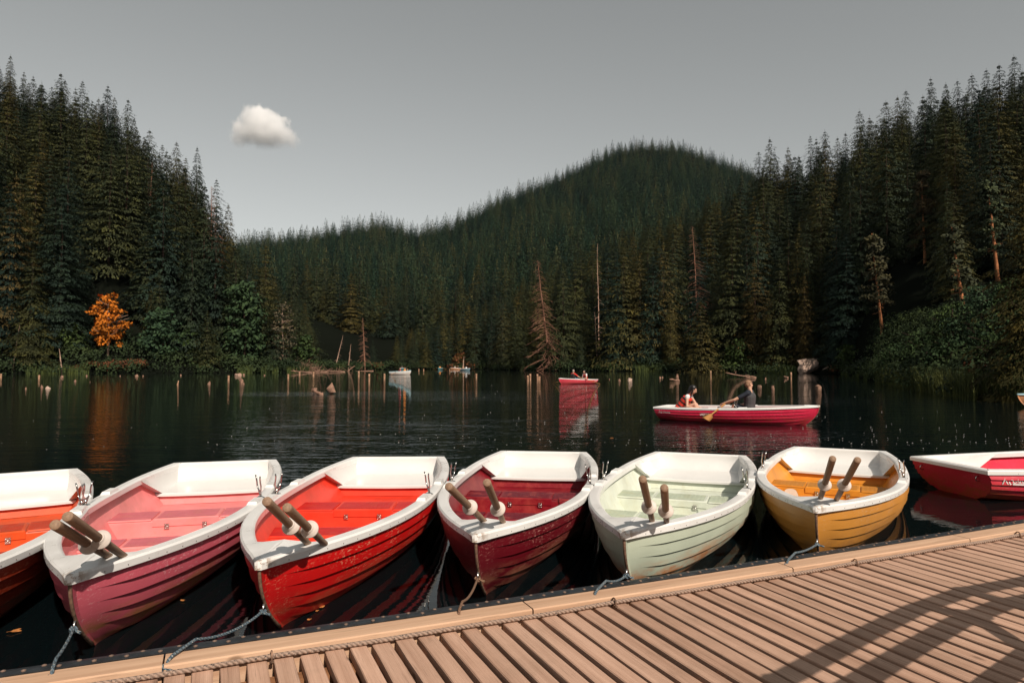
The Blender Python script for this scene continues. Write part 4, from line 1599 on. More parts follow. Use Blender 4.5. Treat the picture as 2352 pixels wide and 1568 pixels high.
# rubber strip folded over the edge, studded with rivets
mb = MB()
n = 90
vs, fs = [], []
for i in range(n + 1):
    s = S0 + (S1 - S0) * i / n
    j = r_.uniform(-.0015, .0015)
    o = bend(s)
    P = [(-0.066 + o, ZB - 0.010), (-0.068 + o + j, ZB + 0.005), (-0.030 + o, ZB + 0.008 + j), (0.0 + o, ZB + 0.004 + j), (0.010 + o + j, ZB - 0.008), (0.012 + o, ZB - 0.12), (-0.062 + o, ZB - 0.12)]
    vs += [(s, y, z) for y, z in P]
for i in range(n):
    for j in range(6):
        fs.append((i * 7 + j, i * 7 + j + 1, i * 7 + 8 + j, i * 7 + 7 + j))
mb.add(vs, fs, 0, False)
s = S0 + 0.05
k = 0
while s < S1:
    y = (-0.020, -0.046)[k % 2]
    mb.lathe([(0.0, 0.0115), (0.004, 0.0115), (0.006, 0.0095), (0.0095, 0.0092), (0.010, 0.004)], 9, 1, Matrix.Translation((s, y + bend(s), ZB)), False)
    s += 0.068 + r_.uniform(-.012, .012)
    k += 1
mb.build('rubber_strip', [M['rubber'], M['rivet']], dock)
# bearers under the planks and piles down into the lake
for y in (-0.32, -1.1, -1.9, -2.7, -3.5):
    mb = MB()
    mb.box((S0 + S1) / 2, y, ZP - 0.118, S1 - S0, 0.09, 0.14)
    mb.build('bearer', M['joist'], dock)
for s in (-3.6, -1.2, 1.2, 3.6, 6.0, 8.4):
    for y in (-0.42, -3.4):
        mb = MB()
        mb.tube([(s, y, -1.7), (s, y, ZP - 0.18)], 0.085, 12)
        mb.build('pile', M['joist'], dock)
for s in (-2.85, -1.572, 0.181, 2.013, 3.763, 5.6):
    mb = MB()
    a = np.linspace(-0.4, math.pi + 0.4, 10)
    mb.tube([(s, -0.222 + bend(s) + 0.021 * math.cos(q), ZP + 0.008 + 0.034 * math.sin(q)) for q in a], 0.0045, 7)
    mb.box(s, -0.243 + bend(s), ZP + 0.004, 0.016, 0.016, 0.006)
    mb.build('rope_staple', M['rust'], dock)

# the rope that runs along the beam
mb = MB()
pts = []
for i in range(160):
    s = -3.6 + 11.5 * i / 159
    pts.append(dk(s, -0.219 + 0.004 * math.sin(s * 3.1), ZP + 0.0155 + 0.002 * math.sin(s * 7)))
mb.tube(pts, 0.0115, 8)
tag(recentre(mb.build('edge_rope', M['rope_edge'])), 'brown braided rope stapled to the planks all along the edge beam', 'rope')


def knot(mb, c, r, seed, axis=Vector((1, 0, 0))):
    g = random.Random(seed)
    for k in range(3):
        pts = []
        q = Quaternion(Vector((g.uniform(-1, 1), g.uniform(-1, 1), g.uniform(-.4, .4))).normalized(), g.uniform(0.3, 1.4))
        R0 = r * g.uniform(1.7, 2.4)
        for i in range(15):
            a = 2 * math.pi * i / 14
            p = Vector((R0 * math.cos(a), R0 * 0.8 * math.sin(a), r * 0.5 * math.sin(2 * a)))
            pts.append(c + q @ p)
        mb.tube(pts, r * 0.92, 7, caps=False)
    mb.tube([c + Vector((0, 0, 0)), c + Vector((r * 3, -r * 1.5, -r * .5)), c + Vector((r * 6, -r * 2, -r * 1.2))], r * .95, 7)


def eye_world(key):
    b = BO[key]
    e = [c for c in b.children if c.name.startswith('bow_eye')][0]
    th = POSE[key][2]
    l, _, z = hull_pt(1.0, 0.46)
    l += 0.048
    return Vector((POSE[key][0] - math.sin(th) * l, POSE[key][1] - math.cos(th) * l, z - 0.012))


MOOR = [('pink', (206 * .5742, 2714 * .5742), 'rope_blue', 0.012, 'blue-grey mooring rope from the pink boat bow ring to the stage'),
        ('red', (660 * .5742, 2670 * .5742), 'rope_blue', 0.035, 'blue-grey mooring rope sagging from the bright red boat to the stage'),
        ('maroon', (1834 * .5742, 2470 * .5742), 'rope_brown', 0.03, 'brown mooring rope from the dark red boat knotted at the edge beam'),
        ('mint', (2376 * .5742, 2394 * .5742), 'rope_blue', 0.018, 'frayed blue mooring rope from the mint green boat to the stage'),
        ('yellow', (3145 * .5742, 2266 * .5742), 'rope_blue', 0.012, 'thin blue mooring rope from the yellow boat bow to the stage')]
for n_, (key, px, mt, sag, lab) in enumerate(MOOR):
    A = eye_world(key)
    x, y = un(px[0], px[1], 0.262)
    B = Vector((x, y, 0.262))
    mb = MB()
    pts = []
    # hangs to the rubber edge, lies over the beam, ends at the edge rope
    aA = (A - D_O).dot(D_N); aB = (B - D_O).dot(D_N)
    E_ = A.lerp(B, 0.5)
    for it in range(4):
        f = (aA - (bend((E_ - D_O).dot(D_D)) + 0.004)) / (aA - aB)
        E_ = A.lerp(B, min(max(f, 0.2), 0.95))
    E_.z = ZB + 0.018
    B2 = E_.lerp(B, 0.85); B2.z = ZB + 0.014
    for i in range(34):
        f = i / 33
        p = A.lerp(E_, f)
        p.z -= sag * 4 * f * (1 - f)
        pts.append(p)
    pts += [E_.lerp(B2, (i + 1) / 9) for i in range(8)] + [B2.lerp(B, (i + 1) / 4) for i in range(4)]
    mb.tube(pts, 0.0075, 8)
    knot(mb, A + Vector((0, 0, -0.005)), 0.0075, n_)
    knot(mb, B, 0.0075, n_ + 20)
    tag(recentre(mb.build('mooring_rope', M[mt])), lab, 'rope', 'mooring ropes')

# ------------------------------------------------------------------ oars standing in the bows
OARS = {'pink': [((219, 2097), (438, 2225)), ((269, 2063), (494, 2222))], 'red': [((1066, 2003), (1232, 2172)), ((1147, 2028), (1294, 2169))],
        'maroon': [((1794, 1944), (1941, 2088)), ((1947, 1928), (2013, 2088))], 'mint': [((2570, 1914), (2609, 2083)), ((2657, 1950), (2666, 2085))],
        'yellow': [((3331, 1833), (3280, 1998)), ((3431, 1838), (3344, 2001))]}
COLL = {'pink': [(353, 2182), (397, 2163)], 'red': [(1160, 2107), (1235, 2119)], 'maroon': [(1875, 2032), (1988, 2035)], 'mint': [(2596, 2026), (2663, 2042)], 'yellow': [(3296, 1937), (3379, 1940)]}
EXTRA = {'pink': ('lower of the two crossing brown oars leaning out over the pink boat bow', 'upper of the two crossing brown oars leaning out over the pink boat bow'),
         'red': ('longer brown oar reaching to the rim of the bright red boat', 'shorter brown oar in front of the bench of the bright red boat'),
         'maroon': ('steeply leaning brown oar that reaches over the rim of the dark red boat', 'more upright brown oar inside the dark red boat'),
         'mint': ('taller brown oar in the mint green boat', 'shorter upright brown oar in the mint green boat'),
         'yellow': ('brown oar with a cracked handle standing in the yellow boat by its middle', 'more tilted brown oar in the yellow boat beside the upright one')}


def oar_thing(label, foot, tip, collar_f, mat, colm, group, blade=0.34, r=0.0235, cr=1.0, blade_turn=0.0, bwid=0.075, rr=0.0):
    foot, tip = Vector(foot), Vector(tip)
    d = tip - foot
    Lo = d.length
    root = empty('oar', label, 'oar', foot, 0, group)
    q = d.to_track_quat('Z', 'Y')
    root.rotation_mode = 'QUATERNION'
    root.rotation_quaternion = q
    mb = MB()
    prof = [(0.0, blade * .8), (r * .72, blade * .8), (r * .80, Lo * 0.45), (r * .92, Lo * 0.62), (r, Lo - 0.30), (r * 1.02, Lo - 0.05), (r * 1.02, Lo - 0.006), (r * .92, Lo), (0, Lo)]
    mb.lathe(prof, 18, 0)
    link('shaft', mb.mesh('shaft'), mat, root)
    mb = MB()
    Mx = Matrix.Rotation(blade_turn, 4, 'Z')
    rows = []
    for z, w, t in ((0.0, bwid * .82, .004), (0.02, bwid, .005), (blade * .55, bwid * .86, .008), (blade * .85, r * 1.1, .016), (blade * 1.05, r * .7, r * .7)):
        rows.append([Mx @ Vector(p) for p in ((-w, 0, z), (0, -t, z), (w, 0, z), (0, t, z))])
    vs = [p for r2 in rows for p in r2]
    fs = [(i * 4 + j, i * 4 + (j + 1) % 4, i * 4 + 4 + (j + 1) % 4, i * 4 + 4 + j) for i in range(4) for j in range(4)] + [(3, 2, 1, 0), (16, 17, 18, 19)]
    mb.add(vs, fs, 0, True)
    link('blade', mb.mesh('blade'), mat, root)
    zc_ = Lo * collar_f
    mb = MB()
    R1, R2, R3 = 0.0325 * cr, 0.058 * cr, 0.040 * cr
    mb.lathe([(r * .8, zc_ - .030), (R1 * .95, zc_ - .030), (R1, zc_ - .010), (R2 * .92, zc_ - .008), (R2, zc_ - .003), (R2 * .96, zc_ + .004), (R3, zc_ + .010), (R3 * .95, zc_ + .016),
              (R1 * 1.0, zc_ + .017), (R1 * 0.95, zc_ + .044), (R1 * .90, zc_ + .046), (r * .8, zc_ + .040)], 24, 0)
    link('collar', mb.mesh('collar'), colm, root)
    return root


def ray_tip(tip, C, d):
    a = (tip[0] * .5742 - CX_D) / F_D; b = -(tip[1] * .5742 - CY_D) / F_D
    Dv = Vector((a, _c - _s * b, _s + _c * b)); cm_ = Vector((0, 0, H))
    A = Dv.dot(Dv); B = 2 * Dv.dot(cm_ - C); E = (cm_ - C).dot(cm_ - C) - d * d
    disc = max(B * B - 4 * A * E, 0)
    return cm_ + Dv * ((-B - math.sqrt(disc)) / 2 / A)


for key, lst in OARS.items():
    for k_, (tip, cr) in enumerate(lst):
        zc0 = 0.490
        x, y = un(cr[0] * .5742, cr[1] * .5742, zc0)
        Cp = Vector((x, y, zc0))
        T = ray_tip(tip, Cp, 0.90)
        dv = (T - Cp).normalized()
        foot = Cp - dv * min((zc0 - 0.10) / max(dv.z, 0.2), 0.95)
        Lo = (T - foot).length
        best = (9e9, 0.5)
        for q_ in np.linspace(0.02, 0.95, 120):
            P_ = Cp.lerp(T, float(q_)); V_ = P_ - Vector((0, 0, H))
            dpt = V_.y * _c + V_.z * _s
            px_ = (2048 + 2730.7 * V_.x / dpt, 1365.5 - 2730.7 * (V_.z * _c - V_.y * _s) / dpt)
            e_ = math.hypot(px_[0] - COLL[key][k_][0], px_[1] - COLL[key][k_][1])
            if e_ < best[0]: best = (e_, float(q_))
        fcol = ((Cp - foot).length + best[1] * 0.90) / Lo
        oar_thing(EXTRA[key][k_], foot, T, fcol, M['oar'], M['collar'], 'oars standing in the moored boats', blade_turn=1.2, r=0.0225, cr=0.84)

# ------------------------------------------------------------------ the railing behind the viewer's shoulder; only its shadow shows
RAILP = []
cot = 1 / math.tan(math.radians(SUN_EL))
hv = Vector((math.sin(_az), -math.cos(_az), 0))
plan = [(1.1, 2.864), (1.711, 3.355), (2.161, 3.699), (2.623, 3.985), (3.094, 4.17), (3.9, 4.50)]
rail = empty('timber_railing', 'round timber railing on the landing stage whose shadow falls across the planks', 'railing', (2.1, 2.0, ZP))
HT = 1.05
P3 = [Vector((x, y, 0)) + hv * HT * cot for x, y in plan]
for hh, rr in ((1.05, 0.042), (0.87, 0.042), (0.57, 0.042)):
    mb = MB()
    mb.tube([p + Vector((-2.1, -2.0, hh)) for p in P3], rr, 10)
    mb.build('rail', M['oar'], rail)
for (xa, ya, ha), (xb, yb, hb_) in ((((2.40, 3.60), 0.87)[0] + (0.87,), (2.36, 3.05, 0.40)), ((2.26, 3.69, 1.05), (2.45, 3.60, 0.87))):
    mb = MB()
    A_ = Vector((xa, ya, 0)) + hv * ha * cot + Vector((-2.1, -2.0, ha)); B_ = Vector((xb, yb, 0)) + hv * hb_ * cot + Vector((-2.1, -2.0, hb_))
    mb.tube([A_, B_], 0.045, 10)
    mb.build('brace', M['oar'], rail)
for k_ in (0, 3, 5):
    mb = MB()
    p = P3[k_] + Vector((-2.1, -2.0, 0)) + hv * 0.055
    mb.tube([p + Vector((0, 0, 0.0)), p + Vector((0, 0, 1.12))], 0.05, 10)
    mb.build('post', M['oar'], rail)
# ------------------------------------------------------------------ people
def capsules_mesh(name, segs, vox, smooth=2):
    """one continuous surface grown round tapered limbs: segs = [(p, q, rp, rq)] or [(c, (rx,ry,rz), rot)]"""
    mb = MB()
    for sg in segs:
        if len(sg) == 4:
            p, q, a, b = Vector(sg[0]), Vector(sg[1]), sg[2], sg[3]
            d = (q - p)
            n = 5
            pts = [p + d * (i / n) for i in range(n + 1)]
            mb.tube(pts, [a + (b - a) * i / n for i in range(n + 1)], 12)
            mb.ell(p, (a,) * 3, 12, 8); mb.ell(q, (b,) * 3, 12, 8)
        else:
            mb.ell(sg[0], sg[1], 16, 12, 0, sg[2])
    me = mb.mesh('tmp')
    o = bpy.data.objects.new('tmp', me)
    COL.objects.link(o)
    m = o.modifiers.new('r', 'REMESH'); m.mode = 'VOXEL'; m.voxel_size = vox; m.use_smooth_shade = True
    s_ = o.modifiers.new('s', 'SMOOTH'); s_.factor = 0.5; s_.iterations = smooth
    dg = bpy.context.evaluated_depsgraph_get()
    out = bpy.data.meshes.new_from_object(o.evaluated_get(dg))
    out.name = name
    out.polygons.foreach_set('use_smooth', [True] * len(out.polygons))
    bpy.data.objects.remove(o); bpy.data.meshes.remove(me)
    return out


M['skin'] = simple('skin', (0.58, 0.33, 0.22), 0.5, 0, 0.06)
M['skin2'] = simple('fair_skin', (0.60, 0.35, 0.24), 0.5, 0, 0.06)
M['hair_black'] = simple('black_hair', (0.012, 0.010, 0.010), 0.35, 0, 0.4, 60)
M['hair_sandy'] = simple('cropped_sandy_hair', (0.27, 0.145, 0.08), 0.7, 0, 0.3, 60)
M['hair_grey'] = simple('cropped_grey_hair', (0.34, 0.28, 0.24), 0.7, 0, 0.3, 60)
M['navy'] = simple('navy_cloth', (0.010, 0.014, 0.024), 0.8, 0, 0.3, 20)
M['charcoal'] = simple('charcoal_cloth', (0.058, 0.056, 0.058), 0.85, 0, 0.2, 30)
M['black_cloth'] = simple('black_cloth', (0.012, 0.012, 0.013), 0.8, 0, 0.3, 20)
M['red_cloth'] = simple('red_cloth', (0.62, 0.035, 0.022), 0.7, 0, 0.15, 20)
M['white_cloth'] = simple('white_cloth', (0.74, 0.72, 0.70), 0.8, 0, 0.08, 20)
M['denim'] = simple('denim', (0.09, 0.15, 0.22), 0.85, 0, 0.25, 30)
M['orange_cloth'] = simple('orange_cloth', (0.80, 0.26, 0.03), 0.7, 0, 0.15, 20)
M['lens'] = simple('dark_lens', (0.01, 0.01, 0.012), 0.1, 0, 0.1)
M['brown_cloth'] = simple('tan_cloth', (0.40, 0.27, 0.17), 0.8, 0, 0.15, 20)


def striped_vest():
    """orange-red panels between black webbing bands"""
    m, nt, b = new_mat('striped_life_vest')
    v = coords(nt)
    x, y, z = sep(nt, v)
    at_ = nd(nt, 'ShaderNodeAttribute', attribute_name='along')
    w = mth(nt, 'FRACT', mth(nt, 'MULTIPLY', at_.outputs['Fac'], 4.3))
    band = ramp(nt, w, [(0.36, 0.0), (0.39, 1.0)])
    nt.links.new(mix(nt, band, (0.012, 0.012, 0.013), (0.70, 0.045, 0.022)), b.inputs['Base Color'])
    b.inputs['Roughness'].default_value = 0.6
    return m


M['vest_stripe'] = striped_vest()


def person(label, cat, fr, P, look, hair, shirt, vest, legs, skin='skin', vox=0.016, long_hair=False, glasses=False, sleeves=0.45, group=None, fingers=True, female=False, vest_along=None, curl=None):
    """fr: frame (Matrix) of the boat; P: joints in boat metres; look: (yaw, pitch) direction vector of the face"""
    root = empty('person', label, cat, fr @ Vector(P['pelvis']), 0, group)
    org = Vector(root.location)
    W = {k: (fr @ Vector(v)) - org for k, v in P.items()}
    lk = (fr.to_3x3() @ Vector(look)).normalized()
    up = (W['head'] - W['neck']).normalized()
    k = 0.90 if female else 1.0
    sl, sr = W['sl'], W['sr']
    side = (sr - sl).normalized()
    seg = []
    pel, wst, chs, nk, hd = W['pelvis'], W['waist'], W['chest'], W['neck'], W['head']
    hip = side * 0.095
    tor = [(pel - hip, pel + hip, .115 * k, .115 * k), (pel - hip * .6, wst - hip * .55, .112 * k, .098 * k), (pel + hip * .6, wst + hip * .55, .112 * k, .098 * k),
           (wst - hip * .5, chs - hip * .75, .100 * k, .108 * k), (wst + hip * .5, chs + hip * .75, .100 * k, .108 * k),
           (chs - hip * .8, sl * .8 + nk * .2, .10 * k, .062 * k), (chs + hip * .8, sr * .8 + nk * .2, .10 * k, .062 * k), (sl, sr, .055 * k, .055 * k)]
    seg += tor
    seg.append((nk - up * 0.05, hd - up * 0.06, .056 * k, .050 * k))
    # head: skull, face, jaw, nose, ears
    f = (lk - up * lk.dot(up) * 0.0).normalized()
    rt = f.cross(up).normalized(); u2 = rt.cross(f).normalized()
    Mh = Matrix((rt, f, u2)).transposed().to_4x4()
    face = lambda x, y, z: hd + rt * x + f * y + u2 * z
    seg += [(face(0, -.012, .022), (.074, .092, .086), Mh), (face(0, .028, -.035), (.060, .066, .078), Mh), (face(0, .052, -.088), (.034, .034, .026), Mh),
            (face(0, .093, .012), face(0, .112, -.022), .009, .014), (face(-.028, .078, .030), face(.028, .078, .030), .014, .014),
            (face(0, .092, -.056), (.026, .010, .007), Mh),
            (face(-.077, -.004, -.008), (.010, .020, .032), Mh), (face(.077, -.004, -.008), (.010, .020, .032), Mh)]
    for s_, e_, w_ in (('sl', 'el', 'wl'), ('sr', 'er', 'wr')):
        seg += [(W[s_], W[e_], .050 * k, .039 * k), (W[e_], W[e_].lerp(W[w_], .3), .039 * k, .040 * k), (W[e_].lerp(W[w_], .3), W[w_], .040 * k, .026 * k)]
        d = (W[w_] - W[e_]).normalized()
        hdv = (fr.to_3x3() @ Vector(P_DIR.get((label, w_), d))).normalized() if False else d
        down = Vector((0, 0, -1)); down = (down - hdv * down.dot(hdv)).normalized() if abs(hdv.z) < .95 else side
        lat = hdv.cross(down).normalized()
        palm = W[w_] + hdv * 0.048
        seg.append((palm, (0.036, 0.048, 0.017), Matrix((lat, hdv, down)).transposed().to_4x4()))
        if fingers:
            for q, (x, Lf) in enumerate(((-.028, .060), (-.010, .070), (.009, .066), (.027, .052))):
                b0 = palm + hdv * .040 + lat * x
                b1 = b0 + hdv * Lf * .42 + down * .012
                b2 = b1 + hdv * Lf * .14 + down * Lf * .36
                b3 = b2 - hdv * Lf * .18 + down * Lf * .22
                seg += [(b0, b1, .0095, .009), (b1, b2, .009, .0085), (b2, b3, .0085, .0075)]
            t0 = palm - hdv * .018 + lat * -.030
            t1 = t0 + lat * -.020 + hdv * .028 + down * .012
            t2 = t1 + hdv * .026 + down * .020 + lat * .006
            seg += [(t0, t1, .012, .010), (t1, t2, .010, .0085)]
    for h_, k_, a_ in (('hl', 'kl', 'al'), ('hr', 'kr', 'ar')):
        seg += [(W[h_], W[k_], .082 * k, .056 * k), (W[k_], W[k_].lerp(W[a_], .35), .056 * k, .055 * k), (W[k_].lerp(W[a_], .35), W[a_], .055 * k, .038 * k)]
        fd = (W[k_] - W[h_]); fd.z = 0; fd.normalize()
        seg.append((W[a_] + Vector((0, 0, -.02)), W[a_] + fd * .15 + Vector((0, 0, -.035)), .038, .030))
    link('body', capsules_mesh('body', seg, vox if not fingers else min(vox, .0075), 2), M[skin], root)
    # hair
    hs = [(face(0, -.020, .034), (.081, .094, .086), Mh), (face(0, -.062, -.010), (.068, .050, .072), Mh)]
    if long_hair:
        hs += [(face(-.066, -.01, .00), face(-.070, .012, -.12), .026, .022), (face(.066, -.01, .00), face(.070, .012, -.12), .026, .022), (face(0, -.07, 0), face(0, -.055, -.20), .058, .034),
               (face(-.070, .012, -.12), face(-.062, .05, -.23), .022, .010), (face(.070, .012, -.12), face(.062, .05, -.23), .022, .010)]
    hm = capsules_mesh('hair', hs, max(vox * .6, .008), 1)
    # keep the face clear of the hair
    bm = bmesh.new(); bm.from_mesh(hm)
    kill = []
    for v in bm.verts:
        q = v.co - hd
        if q.dot(f) > 0.030 and q.dot(u2) < 0.062 and abs(q.dot(rt)) < 0.064: kill.append(v)
    bmesh.ops.delete(bm, geom=kill, context='VERTS'); bm.to_mesh(hm); bm.free()
    link('hair', hm, M[hair], root)
    mb = MB()
    for sx in (-1, 1):
        if glasses: mb.ell(face(.030 * sx, .088, .022), (.024, .010, .017), 10, 6, 0, Mh)
        else: mb.ell(face(.030 * sx, .084, .018), (.011, .008, .007), 8, 6, 0, Mh)
    if glasses:
        for sx in (-1, 1): mb.tube([face(.052 * sx, .078, .026), face(.080 * sx, -.005, .022)], .003, 5)
    link('glasses' if glasses else 'eyes', mb.mesh('eyes'), M['lens'], root)
    if shirt:
        g_ = .011
        t2 = [(a, b, c_ + g_, d_ + g_) for a, b, c_, d_ in tor]
        for s_, e_ in (('sl', 'el'), ('sr', 'er')):
            t2.append((W[s_], W[s_].lerp(W[e_], sleeves), .062 * k, .056 * k))
        link('shirt', capsules_mesh('shirt', t2, max(vox, .012), 2), M[shirt], root)
    if legs:
        l2 = []
        for h_, k_, a_ in (('hl', 'kl', 'al'), ('hr', 'kr', 'ar')):
            l2 += [(pel, W[h_], .118 * k, .10 * k), (W[h_], W[k_] if legs[1] > 1 else W[h_].lerp(W[k_], legs[1]), .092 * k, .068 * k)]
            if legs[1] > 1: l2.append((W[k_], W[a_], .066 * k, .050 * k))
        link('trousers', capsules_mesh('trousers', l2, max(vox, .014), 2), M[legs[0]], root)
    if vest:
        g_ = .032
        t3 = [(a, b, c_ + g_, d_ + g_) for a, b, c_, d_ in tor[1:5]] + [(chs - hip * .8, nk.lerp(sl, .55), .11 * k + g_ * .5, .055 * k + g_ * .3), (chs + hip * .8, nk.lerp(sr, .55), .11 * k + g_ * .5, .055 * k + g_ * .3)]
        t3 = [(t3[0][0].lerp(t3[0][1], .25), *t3[0][1:]), (t3[1][0].lerp(t3[1][1], .25), *t3[1][1:])] + t3[2:]
        vm = capsules_mesh('life_vest', t3, max(vox, .012), 2)
        ax = (nk - pel); Lx = ax.length; ax.normalize()
        co = np.empty(len(vm.vertices) * 3, 'f'); vm.vertices.foreach_get('co', co)
        al = (co.reshape(-1, 3) - np.array(pel)) @ np.array(ax) / Lx
        at_ = vm.attributes.new('along', 'FLOAT', 'POINT'); at_.data.foreach_set('value', al.astype('f'))
        link('life_vest', vm, M[vest], root)
    return root


P_DIR = {}


def boat_frame(root):
    return Matrix.Translation(root.location) @ Matrix.Rotation(root.rotation_euler.z, 4, 'Z')


def seated(l, y, zseat, face_dir, lean, reach, zr, hand_y=0.22, spread=0.10, knee=0.42, h=1.0):
    """joints of somebody sitting at l, facing +l or -l, hands forward"""
    f = face_dir
    pz = zseat + 0.115
    t = 0.50 * h
    cx = lambda q: l + f * math.sin(lean) * t * q
    cz = lambda q: pz + math.cos(lean) * t * q
    P = {'pelvis': (l, y, pz), 'waist': (cx(.40), y, cz(.40)), 'chest': (cx(.78), y, cz(.78)), 'neck': (cx(1.10), y, cz(1.10))}
    hx, hz = cx(1.10) + f * 0.10 * math.sin(lean), cz(1.10) + 0.135
    P['head'] = (hx + f * .03, y, hz + .03)
    # left and right as seen by the sitter: facing +l, left is +y
    P['sl'] = (cx(1.0), y + 0.185 * f, cz(1.0)); P['sr'] = (cx(1.0), y - 0.185 * f, cz(1.0))
    for s_, e_, w_, sg in (('sl', 'el', 'wl', f), ('sr', 'er', 'wr', -f)):
        S = Vector(P[s_]); Wp = Vector((l + f * reach, y + sg * hand_y, zr))
        mid = S.lerp(Wp, .5); d = (Wp - S).length
        b_ = math.sqrt(max(0.28 ** 2 - (d / 2) ** 2, 0.001))
        P[e_] = tuple(mid + Vector((0, sg * b_ * .5, -b_ * .8))); P[w_] = tuple(Wp)
    for h_, k_, a_, sg in (('hl', 'kl', 'al', f), ('hr', 'kr', 'ar', -f)):
        P[h_] = (l + f * .03, y + sg * 0.095, pz - .01)
        P[k_] = (l + f * knee, y + sg * spread, pz + 0.16)
        P[a_] = (l + f * (knee + .10), y + sg * spread * .8, 0.11)
    return P


# the couple in the magenta boat
FR = boat_frame(ROW)
P = seated(2.42, 0.0, 0.165, -1, -0.04, 0.40, 0.46, 0.30, 0.14, 0.36, 1.02)
P['sl'] = (P['sl'][0] - .02, -0.195, P['sl'][2] - .01); P['sr'] = (P['sr'][0], 0.195, P['sr'][2])
P['wl'] = (1.83, -0.26, 0.505); P['el'] = (2.11, -0.31, 0.60)
P['wr'] = (2.06, 0.16, 0.42); P['er'] = (2.30, 0.33, 0.47)
# look over the far shoulder, towards the picture's right
inv = FR.to_3x3().inverted()
lookv = inv @ Vector((0.93, 0.30, -0.06))
man = person('man rowing with his back turned, cropped sandy hair, dark sleeves and charcoal vest', 'person', FR, P, lookv, 'hair_sandy', 'navy', 'charcoal', ('navy', .9), 'skin', 0.012, False, True, 0.62)
P2 = seated(0.52, 0.0, 0.155, 1, 0.66, 0.62, 0.30, 0.16, 0.10, 0.42, 0.94)
P2['sl'] = (P2['sl'][0], 0.165, P2['sl'][2]); P2['sr'] = (P2['sr'][0], -0.165, P2['sr'][2])
P2['er'] = (P2['sr'][0] + .02, -0.24, P2['sr'][2] - .27); P2['wr'] = (1.12, -0.27, 0.335)
P2['kr'] = (1.00, -0.09, 0.44); P2['kl'] = (0.98, 0.10, 0.42)
P2['ar'] = (1.08, -0.08, 0.12); P2['al'] = (1.08, 0.09, 0.12)
lookw = inv @ Vector((0.86, -0.10, -0.50))
woman = person('woman with long black hair leaning forward in a red and black striped life vest', 'person', FR, P2, lookw, 'hair_black', 'white_cloth', 'vest_stripe', ('black_cloth', .45), 'skin2', 0.011, True, False, 0.10, female=True)
# her near oar, drawn back, blade just out of the water, and the far one
Hn = FR @ Vector((1.85, -0.26, 0.485))
Bn = Vector((4.86, 17.2, 0.16))
dn = (Hn - Bn).normalized()
oar_thing('varnished oar of the magenta boat, its wide blade held just clear of the water', Bn, Hn + dn * 0.10, 0.66, M['oar_new'], M['grey_collar'], 'oars of the boats out on the lake',
          blade=0.46, r=0.024, cr=0.95, blade_turn=0.5, bwid=0.115)
Hf = FR @ Vector((2.02, 0.17, 0.40)); Bf = FR @ Vector((1.65, 1.72, 0.10))
oar_thing('oar on the far side of the magenta boat, handle in the rower lap', Bf, Hf + (Hf - Bf).normalized() * .08, 0.62, M['oar_new'], M['grey_collar'], 'oars of the boats out on the lake', blade=0.46, bwid=0.10)

# the couple in the coral boat
FP = boat_frame(PNK)
ip = FP.to_3x3().inverted()
P = seated(2.15, 0.0, 0.16, -1, 0.05, 0.44, 0.46, 0.28, 0.14, 0.36)
P['wr'] = (1.63, 0.30, 0.46); P['er'] = (1.89, 0.34, 0.56); P['wl'] = (1.73, -0.30, 0.44); P['el'] = (1.93, -.36, .54)
person('bald man in a red shirt and black vest rowing the coral boat', 'person', FP, P, ip @ Vector((0.55, 0.8, 0)), 'hair_grey', 'red_cloth', 'black_cloth', ('denim', 2), 'skin', 0.02, sleeves=.7, vest_along=1)
P = seated(0.80, 0.0, 0.155, 1, 0.25, 0.30, 0.42, 0.10, 0.10, 0.40, 0.94)
person('woman with dark hair, white shirt, red vest and jeans sitting in the coral boat', 'person', FP, P, ip @ Vector((-0.8, -0.5, -0.25)), 'hair_black', 'white_cloth', 'vest_stripe', ('denim', 2), 'skin2', 0.02, True, female=True)
for sg, hand, bl in ((1, (1.63, 0.30, 0.47), (0.95, 1.75, 0.02)), (-1, (1.73, -0.30, 0.45), (2.6, -1.9, 0.02))):
    a, b = FP @ Vector(bl), FP @ Vector(hand)
    oar_thing('brown oar on the near side of the coral boat, blade in the water' if sg > 0 else 'brown oar reaching out beyond the coral boat bow', a, b + (b - a).normalized() * .1, 0.66, M['oar_new'], M['grey_collar'],
              'oars of the boats out on the lake', blade=0.46, bwid=0.09)

# ------------------------------------------------------------------ boats by the far shore, small in the picture
BM['white'] = boat_mats('white', (0.66, 0.62, 0.58), (0.6, 0.6, 0.58), (0.5, 0.5, 0.5), (0.6, 0.5, 0.4), (0.5, 0.33, 0.22), 0.5, 0.1)
BM['blue'] = boat_mats('blue', (0.16, 0.30, 0.36), (0.30, 0.42, 0.46), (0.3, 0.4, 0.45), (0.5, 0.5, 0.5), (0.2, 0.2, 0.2), 0.4, 0.1)
BM['teal'] = boat_mats('teal', (0.06, 0.22, 0.24), (0.10, 0.25, 0.27), (0.1, 0.25, 0.27), (0.5, 0.5, 0.5), (0.2, 0.2, 0.2), 0.4, 0.1)
BM['tan'] = boat_mats('tan', (0.62, 0.28, 0.13), (0.5, 0.25, 0.13), (0.5, 0.25, 0.13), (0.5, 0.5, 0.5), (0.2, 0.2, 0.2), 0.4, 0.1)
LB = simple('pale_blue_gunwale', (0.36, 0.55, 0.60), 0.4, 0, 0.1)


def far_boat(x, y, th, key, label, gun=None, sc=0.9, group='small boats near the far shore'):
    X_, Y_ = un(x, y, 0)
    root = boat(label, X_ + math.sin(th) * 1.5, Y_ + math.cos(th) * 1.5, th, BM[key], sc, group, rowlocks=(0, 0), full=False, gun=gun)
    return root


